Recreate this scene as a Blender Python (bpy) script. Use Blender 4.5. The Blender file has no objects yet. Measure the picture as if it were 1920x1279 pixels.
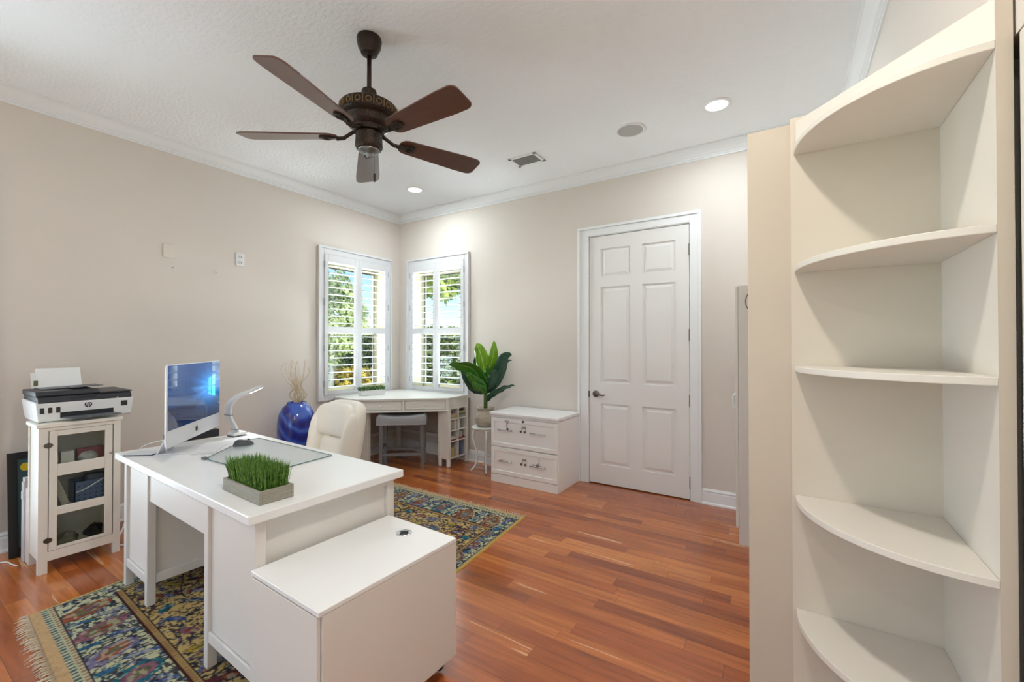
import bpy, bmesh, math, random
import numpy as np
from mathutils import Vector, Matrix

# ------------------------------------------------------------------ camera, world, light
SC = bpy.context.scene
COL = SC.collection
PI = math.pi
SC.view_settings.view_transform = 'Standard'
SC.view_settings.look = 'None'
SC.view_settings.gamma = 1
SC.view_settings.use_curve_mapping = False
SC.view_settings.exposure = 0.60

cam_d = bpy.data.cameras.new('camera')
cam = bpy.data.objects.new('camera', cam_d)
COL.objects.link(cam)
cam.location = (4.3775, -4.0415, 1.37)
cam.rotation_euler = (PI / 2 + 0.0086, 0.0, math.radians(32.62))
cam_d.sensor_width = 36
cam_d.lens = 807.15 / 1920 * 36
cam_d.clip_start = 0.02
SC.camera = cam

world = bpy.data.worlds.new('sky')
SC.world = world
world.use_nodes = True
wn = world.node_tree
wn.nodes.clear()
sky = wn.nodes.new('ShaderNodeTexSky')
sky.sky_type = 'NISHITA'
sky.sun_disc = False
sky.sun_elevation = math.radians(52)
sky.sun_rotation = math.radians(120)
sky.air_density = 1.0
sky.dust_density = 0.1
sky.ozone_density = 4.0
wbg = wn.nodes.new('ShaderNodeBackground')
wbg.inputs[1].default_value = 0.125
wo = wn.nodes.new('ShaderNodeOutputWorld')
wn.links.new(sky.outputs[0], wbg.inputs[0])
wn.links.new(wbg.outputs[0], wo.inputs[0])


def light(name, kind, loc, energy, color, size=0.1, size_y=None, direction=None, spread=None):
    d = bpy.data.lights.new(name, kind)
    d.energy = energy
    d.color = color
    if kind == 'AREA':
        if size_y:
            d.shape = 'RECTANGLE'
            d.size = size
            d.size_y = size_y
        else:
            d.shape = 'DISK'
            d.size = size
        if spread:
            d.spread = spread
    o = bpy.data.objects.new(name, d)
    COL.objects.link(o)
    o.location = loc
    if direction:
        o.rotation_euler = Vector(direction).to_track_quat('-Z', 'Y').to_euler()
    return o


sun = light('sun', 'SUN', (6, -6, 9), 4.4, (1.0, 0.95, 0.86), direction=(-0.75, 0.25, -0.60))
sun.data.angle = 0.01

# room size 
RX = 4.79          # right wall
RY = -6.6          # rear wall
RH = 3.08          # ceiling
# added fill light behind the camera, at an unseen rear window
light('rear_fill', 'AREA', (2.6, RY - 0.10, 1.35), 7, (0.76, 0.90, 1.0), 3.0, 2.3, (0, 1, 0.05))
light('daylight_side_window', 'AREA', (-2.3, -4.9, 0.35), 138, (0.74, 0.88, 1.0), 3.2, 1.6, (1, 0.18, 0.30))
# added fill lights above the view, standing in for sky at the corner windows
light('sky_fill_left', 'AREA', (-1.5, -1.7, 3.5), 110, (0.80, 0.92, 1.0), 1.8, 1.4, (1.9, 1.1, -1.9))
light('sky_fill_right', 'AREA', (1.7, 1.5, 3.5), 110, (0.80, 0.92, 1.0), 1.8, 1.4, (-0.9, -1.9, -1.9))
# added fill lights below the view, aimed up to brighten the ceiling
light('upward_fill_left', 'AREA', (-2.6, -1.05, 0.05), 720, (0.93, 0.97, 1.0), 2.0, 1.6, (1.0, 0.0, 0.62))
light('upward_fill_right', 'AREA', (1.05, 2.6, 0.05), 720, (0.93, 0.97, 1.0), 2.0, 1.6, (0.0, -1.0, 0.62))
LAMP_SPOTS = [(0.925, -0.635), (3.96, -0.68), (3.96, -3.3), (0.925, -5.6), (3.96, -5.6)]
LAMP_W = {0: 9.0, 1: 7.8, 2: 15, 3: 6, 4: 7}


# ------------------------------------------------------------------ helpers
def sr(r, g, b):
    def f(c):
        c = c / 255.0
        return c / 12.92 if c <= 0.04045 else ((c + 0.055) / 1.055) ** 2.4
    return (f(r), f(g), f(b), 1.0)


MATS = {}


def mat(name, col, rough=0.5, metal=0.0, bump=0.0, bscale=60.0, var=0.0, vscale=8.0, coat=0.0,
        emit=None, estr=0.0, trans=0.0, alpha=1.0, spec=0.5, ior=1.45, stretch=None):
    if name in MATS:
        return MATS[name]
    m = bpy.data.materials.new(name)
    m.use_nodes = True
    nt = m.node_tree
    b = nt.nodes['Principled BSDF']
    b.inputs['Base Color'].default_value = col
    b.inputs['Roughness'].default_value = rough
    b.inputs['Metallic'].default_value = metal
    b.inputs['Specular IOR Level'].default_value = spec
    b.inputs['IOR'].default_value = ior
    if coat:
        b.inputs['Coat Weight'].default_value = coat
        b.inputs['Coat Roughness'].default_value = 0.05
    if trans:
        b.inputs['Transmission Weight'].default_value = trans
    if alpha < 1:
        b.inputs['Alpha'].default_value = alpha
    if emit:
        b.inputs['Emission Color'].default_value = emit
        b.inputs['Emission Strength'].default_value = estr
    tc = nt.nodes.new('ShaderNodeTexCoord')
    mp = nt.nodes.new('ShaderNodeMapping')
    nt.links.new(tc.outputs['Object'], mp.inputs[0])
    if stretch:
        mp.inputs['Scale'].default_value = stretch
    if var:
        n = nt.nodes.new('ShaderNodeTexNoise')
        n.inputs['Scale'].default_value = vscale
        n.inputs['Detail'].default_value = 4
        nt.links.new(mp.outputs[0], n.inputs[0])
        mx = nt.nodes.new('ShaderNodeMix')
        mx.data_type = 'RGBA'
        mx.inputs[6].default_value = tuple(max(0, c * (1 - var)) for c in col[:3]) + (1,)
        mx.inputs[7].default_value = tuple(min(1, c * (1 + var)) for c in col[:3]) + (1,)
        nt.links.new(n.outputs[0], mx.inputs[0])
        nt.links.new(mx.outputs[2], b.inputs['Base Color'])
    if bump:
        n = nt.nodes.new('ShaderNodeTexNoise')
        n.inputs['Scale'].default_value = bscale
        n.inputs['Detail'].default_value = 3
        nt.links.new(mp.outputs[0], n.inputs[0])
        bp = nt.nodes.new('ShaderNodeBump')
        bp.inputs['Strength'].default_value = bump
        bp.inputs['Distance'].default_value = 0.01
        nt.links.new(n.outputs[0], bp.inputs['Height'])
        nt.links.new(bp.outputs[0], b.inputs['Normal'])
    MATS[name] = m
    return m


def loc_mat(o):
    m = Matrix.Translation(o.location) @ Matrix.Rotation(o.rotation_euler.z, 4, 'Z')
    if o.parent:
        return loc_mat(o.parent) @ m
    return m


class MB:
    """collects shapes; build() links them as one mesh object"""

    def __init__(self):
        self.v = []
        self.f = []

    def add(self, vs, fs):
        k = len(self.v)
        self.v += [tuple(p) for p in vs]
        self.f += [tuple(i + k for i in f) for f in fs]
        return self

    def box(self, x0, x1, y0, y1, z0, z1):
        x0, x1 = min(x0, x1), max(x0, x1)
        y0, y1 = min(y0, y1), max(y0, y1)
        z0, z1 = min(z0, z1), max(z0, z1)
        vs = [(x0, y0, z0), (x1, y0, z0), (x1, y1, z0), (x0, y1, z0), (x0, y0, z1), (x1, y0, z1), (x1, y1, z1), (x0, y1, z1)]
        return self.add(vs, [(0, 3, 2, 1), (4, 5, 6, 7), (0, 1, 5, 4), (1, 2, 6, 5), (2, 3, 7, 6), (3, 0, 4, 7)])

    def prism(self, poly, z0, z1):
        n = len(poly)
        a = sum(poly[i][0] * poly[(i + 1) % n][1] - poly[(i + 1) % n][0] * poly[i][1] for i in range(n))
        if a < 0:
            poly = poly[::-1]
        vs = [(x, y, z0) for x, y in poly] + [(x, y, z1) for x, y in poly]
        fs = [tuple(range(n - 1, -1, -1)), tuple(range(n, 2 * n))]
        fs += [(i, (i + 1) % n, n + (i + 1) % n, n + i) for i in range(n)]
        return self.add(vs, fs)

    def plate(self, poly, o, ux, uy, t):
        """polygon in the plane (o, ux, uy), extruded by t along ux x uy"""
        ux, uy, o = Vector(ux), Vector(uy), Vector(o)
        n = ux.cross(uy)
        k = len(poly)
        a = [o + ux * p[0] + uy * p[1] for p in poly]
        b = [p + n * t for p in a]
        fs = [tuple(range(k - 1, -1, -1)), tuple(range(k, 2 * k))]
        fs += [(i, (i + 1) % k, k + (i + 1) % k, k + i) for i in range(k)]
        return self.add(a + b, fs)

    def lathe(self, prof, c=(0, 0, 0), seg=24, axis='z', cap=True):
        vs, fs = [], []
        for (r, z) in prof:
            for i in range(seg):
                a = 2 * PI * i / seg
                p = (r * math.cos(a), r * math.sin(a), z)
                if axis == 'x':
                    p = (p[2], p[0], p[1])
                elif axis == 'y':
                    p = (p[1], p[2], p[0])
                vs.append((p[0] + c[0], p[1] + c[1], p[2] + c[2]))
        for j in range(len(prof) - 1):
            for i in range(seg):
                a, b = j * seg + i, j * seg + (i + 1) % seg
                fs.append((a, b, b + seg, a + seg))
        if cap:
            fs.append(tuple(range(seg - 1, -1, -1)))
            k = (len(prof) - 1) * seg
            fs.append(tuple(range(k, k + seg)))
        return self.add(vs, fs)

    def cyl(self, c, r, h, seg=20, axis='z'):
        return self.lathe([(r, 0), (r, h)], c, seg, axis)

    def tube(self, pts, r, seg=8, closed=False):
        pts = [Vector(p) for p in pts]
        n = len(pts)
        rs = r if isinstance(r, (list, tuple)) else [r] * n
        vs, fs = [], []
        up = Vector((0, 0, 1))
        prev = None
        for i, p in enumerate(pts):
            if closed:
                t = pts[(i + 1) % n] - pts[i - 1]
            else:
                t = pts[min(i + 1, n - 1)] - pts[max(i - 1, 0)]
            t.normalize()
            if prev is None:
                a = t.cross(up if abs(t.z) < 0.95 else Vector((1, 0, 0)))
            else:
                a = prev - t * prev.dot(t)
            a.normalize()
            prev = a
            b = t.cross(a)
            for k in range(seg):
                g = 2 * PI * k / seg
                vs.append(p + (a * math.cos(g) + b * math.sin(g)) * rs[i])
        m = n if closed else n - 1
        for i in range(m):
            for k in range(seg):
                a0, b0 = i * seg + k, i * seg + (k + 1) % seg
                a1, b1 = ((i + 1) % n) * seg + k, ((i + 1) % n) * seg + (k + 1) % seg
                fs.append((a0, b0, b1, a1))
        if not closed:
            fs.append(tuple(range(seg - 1, -1, -1)))
            fs.append(tuple(range((n - 1) * seg, n * seg)))
        return self.add(vs, fs)

    def grid(self, fn, nu, nv, closed_u=False):
        vs = [fn(i, j) for j in range(nv) for i in range(nu)]
        fs = []
        for j in range(nv - 1):
            for i in range(nu if closed_u else nu - 1):
                i2 = (i + 1) % nu
                fs.append((j * nu + i, j * nu + i2, (j + 1) * nu + i2, (j + 1) * nu + i))
        return self.add(vs, fs)

    def xf(self, M):
        self.v = [tuple(M @ Vector(p)) for p in self.v]
        return self

    def build(self, name, m, parent=None, bevel=0.0, seg=2, smooth=False, local=False, subsurf=0, solid=0.0, fix=True):
        me = bpy.data.meshes.new(name)
        vs = self.v
        if parent is not None and not local:
            inv = loc_mat(parent).inverted()
            vs = [tuple(inv @ Vector(p)) for p in vs]
        me.from_pydata(vs, [], self.f)
        if fix:
            bm = bmesh.new()
            bm.from_mesh(me)
            bmesh.ops.recalc_face_normals(bm, faces=bm.faces)
            bm.to_mesh(me)
            bm.free()
        me.materials.append(m)
        if smooth:
            for p in me.polygons:
                p.use_smooth = True
        o = bpy.data.objects.new(name, me)
        COL.objects.link(o)
        if parent is not None:
            o.parent = parent
        if solid:
            s = o.modifiers.new('s', 'SOLIDIFY')
            s.thickness = solid
            s.offset = 0
        if bevel:
            b = o.modifiers.new('b', 'BEVEL')
            b.width = bevel
            b.segments = seg
            b.limit_method = 'ANGLE'
            b.angle_limit = math.radians(40)
        if subsurf:
            s = o.modifiers.new('ss', 'SUBSURF')
            s.levels = subsurf
            s.render_levels = subsurf
        return o


def smooth_by_angle(o, deg=35):
    me = o.data
    for p in me.polygons:
        p.use_smooth = True
    bm = bmesh.new()
    bm.from_mesh(me)
    for e in bm.edges:
        if len(e.link_faces) == 2 and e.calc_face_angle(0) > math.radians(deg):
            e.smooth = False
    bm.to_mesh(me)
    bm.free()
    return o


def tag(o, label, cat=None, group=None, kind=None):
    if label:
        o['label'] = label
    if cat:
        o['category'] = cat
    if group:
        o['group'] = group
    if kind:
        o['kind'] = kind
    return o


def thing(name, label, cat, loc, rotz=0.0, group=None):
    o = bpy.data.objects.new(name, None)
    COL.objects.link(o)
    o.location = loc
    o.rotation_euler = (0, 0, rotz)
    o.empty_display_size = 0.05
    return tag(o, label, cat, group)


def struct(o, label=None):
    o['kind'] = 'structure'
    if label:
        o['label'] = label
    return o


def dup(root, loc, rotz=None, label=None):
    r = root.copy()
    COL.objects.link(r)
    r.location = loc
    if rotz is not None:
        r.rotation_euler = (0, 0, rotz)
    if label:
        r['label'] = label

    def rec(src, dst):
        for ch in list(src.children):
            c = ch.copy()
            COL.objects.link(c)
            c.parent = dst
            rec(ch, c)
    rec(root, r)
    return r


def quad_curve(p0, p1, p2, n):
    p0, p1, p2 = Vector(p0), Vector(p1), Vector(p2)
    return [p0 * (1 - t) ** 2 + p1 * 2 * t * (1 - t) + p2 * t * t for t in [i / (n - 1) for i in range(n)]]


# ------------------------------------------------------------------ materials
M_WALL = mat('wall_paint', sr(223, 215, 207), 0.85, bump=0.05, bscale=160)
M_CEIL = mat('ceiling_paint', sr(243, 246, 249), 0.9, bump=0.6, bscale=26, stretch=(1, 1.8, 1))
M_TRIM = mat('trim_white', sr(238, 240, 242), 0.4)
M_DOOR = mat('door_white', sr(236, 235, 234), 0.38)
M_SHUT = mat('shutter_white', sr(222, 223, 226), 0.4)
M_REVEAL = mat('reveal_cream', sr(188, 182, 158), 0.8)
M_DARKFRAME = mat('window_bronze', sr(70, 68, 66), 0.5)
M_WHITE = mat('furniture_white', sr(240, 240, 240), 0.28, spec=0.5)
M_WHITE2 = mat('painted_white', sr(226, 222, 216), 0.4)
M_CREAMW = mat('cabinet_cream', sr(236, 231, 220), 0.45)
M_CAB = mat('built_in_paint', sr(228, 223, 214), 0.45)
M_CAB_SHADED = mat('built_in_paint_shaded', sr(205, 194, 178), 0.5)  # built-in paint darkened, shade of camera-facing sides put into the colour
M_HINGE = mat('shutter_hinge', sr(176, 178, 180), 0.4)
M_NICKEL = mat('brushed_nickel', sr(150, 145, 138), 0.3, metal=1.0)
M_DNICKEL = mat('dark_nickel', sr(110, 106, 100), 0.35, metal=1.0)
M_CHROME = mat('chrome', sr(210, 210, 212), 0.15, metal=1.0)
M_BLACK = mat('black_plastic', sr(34, 35, 38), 0.4)
M_GREYP = mat('grey_plastic', sr(92, 96, 104), 0.45)
M_ALU = mat('aluminium', sr(222, 223, 227), 0.35, metal=0.15)
M_LEATHER = mat('cream_leather', sr(243, 238, 227), 0.42, bump=0.08, bscale=220)
M_GREYF = mat('grey_leather', sr(148, 148, 152), 0.5, bump=0.05, bscale=200)
M_GREYW = mat('grey_wood', sr(112, 110, 112), 0.5, var=0.12, vscale=10)
M_DARKIN = mat('closet_dark_brown', sr(58, 40, 26), 0.6, var=0.2, vscale=5)  # dark brown with random mottling

# wood floor: narrow glossy strips laid along x
def floor_mat():
    m = bpy.data.materials.new('cherry_floor')
    m.use_nodes = True
    nt = m.node_tree
    N = nt.nodes
    L = nt.links
    b = N['Principled BSDF']
    tc = N.new('ShaderNodeTexCoord')
    sp = N.new('ShaderNodeSeparateXYZ')
    L.new(tc.outputs['Object'], sp.inputs[0])

    def mth(op, a, bb=None, c=None):
        n = N.new('ShaderNodeMath')
        n.operation = op
        for i, s in enumerate([a, bb, c]):
            if s is None:
                continue
            if isinstance(s, (int, float)):
                n.inputs[i].default_value = s
            else:
                L.new(s, n.inputs[i])
        return n.outputs[0]
    W, LEN = 0.083, 0.95
    ry = mth('DIVIDE', sp.outputs[1], W)
    row = mth('FLOOR', ry)
    fy = mth('FRACT', ry)
    w1 = N.new('ShaderNodeTexWhiteNoise')
    w1.noise_dimensions = '1D'
    L.new(row, w1.inputs['W'])
    rx = mth('ADD', mth('DIVIDE', sp.outputs[0], LEN), mth('MULTIPLY', w1.outputs['Value'], 7.3))
    colx = mth('FLOOR', rx)
    fx = mth('FRACT', rx)
    cb = N.new('ShaderNodeCombineXYZ')
    L.new(row, cb.inputs[0])
    L.new(colx, cb.inputs[1])
    w2 = N.new('ShaderNodeTexWhiteNoise')
    w2.noise_dimensions = '2D'
    L.new(cb.outputs[0], w2.inputs['Vector'])
    ramp = N.new('ShaderNodeValToRGB')
    L.new(w2.outputs['Value'], ramp.inputs[0])
    cr = ramp.color_ramp
    cr.elements[0].position = 0.0
    cr.elements[0].color = sr(146, 78, 36)
    cr.elements[1].position = 1.0
    cr.elements[1].color = sr(206, 136, 74)
    for p, c in ((0.22, sr(166, 92, 46)), (0.5, sr(176, 102, 52)), (0.75, sr(188, 114, 58)), (0.93, sr(198, 124, 64))):
        e = cr.elements.new(p)
        e.color = c
    # grain
    mp = N.new('ShaderNodeMapping')
    L.new(tc.outputs['Object'], mp.inputs[0])
    mp.inputs['Scale'].default_value = (1.2, 16, 1)
    addv = N.new('ShaderNodeVectorMath')
    addv.operation = 'ADD'
    L.new(mp.outputs[0], addv.inputs[0])
    L.new(w2.outputs['Color'], addv.inputs[1])
    sc = N.new('ShaderNodeVectorMath')
    sc.operation = 'MULTIPLY_ADD'
    L.new(w2.outputs['Color'], sc.inputs[0])
    sc.inputs[1].default_value = (9, 9, 9)
    L.new(mp.outputs[0], sc.inputs[2])
    no = N.new('ShaderNodeTexNoise')
    no.inputs['Scale'].default_value = 2.2
    no.inputs['Detail'].default_value = 6
    no.inputs['Roughness'].default_value = 0.6
    L.new(sc.outputs[0], no.inputs[0])
    gr = N.new('ShaderNodeValToRGB')
    gr.color_ramp.elements[0].position = 0.30
    gr.color_ramp.elements[0].color = (0.68, 0.56, 0.47, 1)
    gr.color_ramp.elements[1].position = 0.70
    gr.color_ramp.elements[1].color = (1.24, 1.09, 0.98, 1)
    L.new(no.outputs[0], gr.inputs[0])
    mul = N.new('ShaderNodeMix')
    mul.data_type = 'RGBA'
    mul.blend_type = 'MULTIPLY'
    mul.inputs[0].default_value = 1.0
    L.new(ramp.outputs[0], mul.inputs[6])
    L.new(gr.outputs[0], mul.inputs[7])
    # pale sapwood streaks in a few boards
    no2 = N.new('ShaderNodeTexNoise')
    no2.inputs['Scale'].default_value = 1.1
    no2.inputs['Detail'].default_value = 3
    L.new(sc.outputs[0], no2.inputs[0])
    st = mth('GREATER_THAN', no2.outputs[0], 0.66)
    st2 = mth('MULTIPLY', st, mth('GREATER_THAN', w2.outputs['Value'], 0.62))
    sap = N.new('ShaderNodeMix')
    sap.data_type = 'RGBA'
    L.new(mth('MULTIPLY', st2, 0.75), sap.inputs[0])
    L.new(mul.outputs[2], sap.inputs[6])
    sap.inputs[7].default_value = sr(222, 176, 134)
    # joints
    e1 = mth('LESS_THAN', fy, 0.025)
    e2 = mth('LESS_THAN', fx, 0.0028)
    e = mth('MAXIMUM', e1, e2)
    jn = N.new('ShaderNodeMix')
    jn.data_type = 'RGBA'
    L.new(mth('MULTIPLY', e, 0.6), jn.inputs[0])
    L.new(sap.outputs[2], jn.inputs[6])
    jn.inputs[7].default_value = sr(84, 44, 24)
    L.new(jn.outputs[2], b.inputs['Base Color'])
    b.inputs['Roughness'].default_value = 0.22
    b.inputs['Coat Weight'].default_value = 0.5
    b.inputs['Coat Roughness'].default_value = 0.12
    bp = N.new('ShaderNodeBump')
    bp.inputs['Strength'].default_value = 0.12
    bp.inputs['Distance'].default_value = 0.004
    L.new(mth('SUBTRACT', no.outputs[0], mth('MULTIPLY', e, 1.5)), bp.inputs['Height'])
    L.new(bp.outputs[0], b.inputs['Normal'])
    return m


M_FLOOR = floor_mat()

# ------------------------------------------------------------------ room shell
struct(MB().box(-0.25, 5.6, RY - 0.2, 0.25, -0.15, 0.0).build('floor', M_FLOOR))
struct(MB().box(-0.25, 5.6, RY - 0.2, 0.25, RH, RH + 0.2).build('ceiling', M_CEIL))
TW = 0.25
WZ0, WZ1 = 0.80, 2.33
LY0, LY1 = -1.13, -0.22      # left window opening along y
BX0, BX1 = 0.23, 1.13        # back window opening along x
w = MB()
SY0_, SY1_ = -5.65, -3.65
w.box(-TW, 0, RY, SY0_, 0, RH).box(-TW, 0, SY0_, SY1_, 0, 0.2).box(-TW, 0, SY0_, SY1_, 2.45, RH).box(-TW, 0, SY1_, LY0, 0, RH).box(-TW, 0, LY1, 0.25, 0, RH).box(-TW, 0, LY0, LY1, 0, WZ0).box(-TW, 0, LY0, LY1, WZ1, RH)
struct(w.build('wall_left', M_WALL))
DX0, DX1, DZ = 2.705, 3.655, 2.45
w = MB()
w.box(0, BX0, 0, TW, 0, RH).box(BX0, BX1, 0, TW, 0, WZ0).box(BX0, BX1, 0, TW, WZ1, RH).box(BX1, DX0, 0, TW, 0, RH)
w.box(DX0, DX1, 0, TW, DZ, RH).box(DX1, RX + 0.1, 0, TW, 0, RH).box(DX0, DX1, 0.12, TW, 0, DZ)
struct(w.build('wall_back', M_WALL))
CY0, CY1, CZ = -4.62, -2.58, 2.03   # closet opening in the right wall
w = MB()
w.box(RX, RX + 0.12, CY1, 0.25, 0, RH).box(RX, RX + 0.12, CY0, CY1, CZ, RH).box(RX, RX + 0.12, RY, CY0, 0, RH)
struct(w.build('wall_right', M_WALL))
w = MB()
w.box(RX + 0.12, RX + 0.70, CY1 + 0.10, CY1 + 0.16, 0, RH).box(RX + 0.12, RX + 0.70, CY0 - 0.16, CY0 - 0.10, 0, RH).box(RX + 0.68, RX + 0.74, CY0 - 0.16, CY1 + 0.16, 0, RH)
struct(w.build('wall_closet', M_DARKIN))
w = MB()
w.box(-TW, 1.1, RY - 0.2, RY, 0, RH).box(4.1, RX + 0.12, RY - 0.2, RY, 0, RH).box(1.1, 4.1, RY - 0.2, RY, 0, 0.2).box(1.1, 4.1, RY - 0.2, RY, 2.5, RH)
struct(w.build('wall_rear', M_WALL))


def sweep(profile, p0, p1, out, m, name):
    """profile: list of (distance from wall, z); run from p0 to p1 along a wall, out = room direction"""
    mb = MB()
    n = len(profile)
    vs = [(p0[0] + out[0] * d, p0[1] + out[1] * d, z) for d, z in profile] + [(p1[0] + out[0] * d, p1[1] + out[1] * d, z) for d, z in profile]
    fs = [(i, (i + 1) % n, n + (i + 1) % n, n + i) for i in range(n)] + [tuple(range(n)), tuple(range(2 * n - 1, n - 1, -1))]
    mb.add(vs, fs)
    return struct(mb.build(name, m))


crown = [(0, RH), (0.092, RH), (0.092, RH - 0.012), (0.080, RH - 0.016), (0.066, RH - 0.030), (0.050, RH - 0.052), (0.034, RH - 0.068),
         (0.022, RH - 0.074), (0.022, RH - 0.084), (0.012, RH - 0.088), (0.010, RH - 0.098), (0, RH - 0.098)]
sweep(crown, (0, RY), (0, 0), (1, 0), M_TRIM, 'trim_1')
sweep(crown, (0, 0), (RX, 0), (0, -1), M_TRIM, 'trim_2')
sweep(crown, (RX, 0), (RX, RY), (-1, 0), M_TRIM, 'trim_3')
sweep(crown, (0, RY), (RX, RY), (0, 1), M_TRIM, 'trim_4')
base = [(0, 0), (0.028, 0), (0.026, 0.012), (0.018, 0.020), (0.016, 0.095), (0.012, 0.100), (0.012, 0.108), (0.016, 0.112), (0.008, 0.130), (0, 0.130)]
sweep(base, (0, RY), (0, 0), (1, 0), M_TRIM, 'baseboard_left')
sweep(base, (0, 0), (2.597, 0), (0, -1), M_TRIM, 'baseboard_back')
sweep(base, (3.745, 0), (RX, 0), (0, -1), M_TRIM, 'baseboard_back_right')
sweep(base, (RX, 0), (RX, CY1 + 0.02), (-1, 0), M_TRIM, 'baseboard_right')


# ------------------------------------------------------------------ windows with plantation shutters
def window(name, corner, ax, out, a0, a1, label):
    """ax: unit direction along the wall, out: room direction; a0..a1 opening range measured from the corner"""
    ax, out = Vector(ax + (0,)), Vector(out + (0,))
    root = bpy.data.objects.new(name, None)
    COL.objects.link(root)
    root.location = Vector(corner) + ax * (a0 + a1) / 2
    tag(root, label, None, None, 'structure')

    def bx(mb, u0, u1, d0, d1, z0, z1):
        p = Vector(corner) + ax * u0 + out * d0
        q = Vector(corner) + ax * u1 + out * d1
        mb.box(p.x, q.x, p.y, q.y, z0, z1)
    # casing on the wall face
    m = MB()
    c0, c1, cz0, cz1 = a0 - 0.06, a1 + 0.06, WZ0 - 0.06, 2.472
    bx(m, c0 + 0.016, a0 + 0.005, 0, 0.022, cz0, cz1 - 0.018)
    bx(m, a1 - 0.005, c1 - 0.016, 0, 0.022, cz0, cz1 - 0.018)
    bx(m, a0 + 0.005, a1 - 0.005, 0, 0.022, 2.392, cz1 - 0.018)
    bx(m, a0 + 0.005, a1 - 0.005, 0, 0.022, cz0, WZ0 + 0.003)
    bx(m, c0 - 0.008, c0 + 0.016, 0, 0.034, cz0, cz1 - 0.018)
    bx(m, c1 - 0.016, c1 + 0.008, 0, 0.034, cz0, cz1 - 0.018)
    bx(m, c0 - 0.008, c1 + 0.008, 0, 0.034, cz1 - 0.018, cz1 + 0.006)
    m.build('casing', M_SHUT, root, bevel=0.003)
    # reveal lining
    m = MB()
    bx(m, a0 - 0.001, a0 + 0.004, -TW - 0.02, 0, WZ0, WZ1)
    bx(m, a1 - 0.004, a1 + 0.001, -TW - 0.02, 0, WZ0, WZ1)
    bx(m, a0, a1, -TW - 0.02, 0, WZ1 - 0.004, WZ1)
    bx(m, a0, a1, -TW - 0.03, 0, WZ0, WZ0 + 0.012)
    m.build('reveal', M_REVEAL, root)
    # outer sash frame near the outside face
    m = MB()
    for (u0, u1, z0, z1) in ((a0, a0 + 0.02, WZ0, WZ1), (a1 - 0.02, a1, WZ0, WZ1), (a0, a1, WZ1 - 0.04, WZ1), (a0, a1, WZ0, WZ0 + 0.05), (a0, a1, 1.50, 1.55)):
        bx(m, u0, u1, -0.245, -0.215, z0, z1)
    m.build('sash_frame', M_REVEAL, root, bevel=0.002)
    m = MB()
    for (u0, u1, z0, z1) in ((a0 + 0.02, a0 + 0.028, WZ0 + 0.05, WZ1 - 0.04), (a1 - 0.028, a1 - 0.02, WZ0 + 0.05, WZ1 - 0.04), (a0 + 0.03, a1 - 0.03, WZ1 - 0.052, WZ1 - 0.04)):
        bx(m, u0, u1, -0.228, -0.212, z0, z1)
    for (u0, u1, z0, z1) in ((a0 + 0.055, a0 + 0.065, WZ0 + 0.05, 1.50), (a1 - 0.065, a1 - 0.055, WZ0 + 0.05, 1.50)):
        bx(m, u0, u1, -0.195, -0.178, z0, z1)
    m.build('glazing_bead', M_DARKFRAME, root)
    m = MB()
    bx(m, a0 + 0.02, a1 - 0.02, -0.226, -0.222, WZ0 + 0.05, WZ1 - 0.04)
    g = bpy.data.materials.get('window_glass')
    if not g:
        g = bpy.data.materials.new('window_glass')
        g.use_nodes = True
        nt = g.node_tree
        nt.nodes.clear()
        o_ = nt.nodes.new('ShaderNodeOutputMaterial')
        t_ = nt.nodes.new('ShaderNodeBsdfTransparent')
        t_.inputs[0].default_value = (0.93, 0.96, 0.95, 1)
        gl = nt.nodes.new('ShaderNodeBsdfGlossy')
        gl.inputs['Roughness'].default_value = 0.0
        fr = nt.nodes.new('ShaderNodeFresnel')
        fr.inputs[0].default_value = 1.3
        mx = nt.nodes.new('ShaderNodeMixShader')
        nt.links.new(fr.outputs[0], mx.inputs[0])
        nt.links.new(t_.outputs[0], mx.inputs[1])
        nt.links.new(gl.outputs[0], mx.inputs[2])
        nt.links.new(mx.outputs[0], o_.inputs[0])
    m.build('glass_pane', g, root)
    # two shutter panels
    mid = (a0 + a1) / 2
    D0, D1 = 0.003, 0.033
    for (u0, u1, hs) in ((a0 + 0.006, mid - 0.001, a0), (mid + 0.001, a1 - 0.006, a1)):
        m = MB()
        st = 0.045
        bx(m, u0, u0 + st, D0, D1, WZ0 + 0.005, 2.390)
        bx(m, u1 - st, u1, D0, D1, WZ0 + 0.005, 2.390)
        bx(m, u0 + st, u1 - st, D0, D1, WZ0 + 0.005, 0.845)
        bx(m, u0 + st, u1 - st, D0, D1, 2.305, 2.390)
        bx(m, u0 + st, u1 - st, D0, D1, 1.505, 1.578)
        pan = m.build('shutter_panel', M_SHUT, root, bevel=0.002)
        for (z0, z1, n, nm) in ((0.845, 1.505, 8, 'lower_louvers'), (1.578, 2.305, 9, 'upper_louvers')):
            lv = MB()
            pitch = (z1 - z0) / n
            tilt = math.radians(-4)
            for k in range(n):
                zc = z0 + pitch * (k + 0.5)
                prof = []
                for q in range(12):
                    g_ = 2 * PI * q / 12
                    y_, z_ = 0.042 * math.cos(g_), 0.0055 * math.sin(g_)
                    prof.append((y_ * math.cos(tilt) - z_ * math.sin(tilt), y_ * math.sin(tilt) + z_ * math.cos(tilt)))
                A = [Vector(corner) + ax * (u0 + st) + out * (0.018 + a) + Vector((0, 0, zc + b)) for a, b in prof]
                B = [p + ax * (u1 - u0 - 2 * st) for p in A]
                lv.add(A + B, [(i, (i + 1) % 12, 12 + (i + 1) % 12, 12 + i) for i in range(12)])
            lv.build(nm, M_SHUT, pan, smooth=True)
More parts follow.
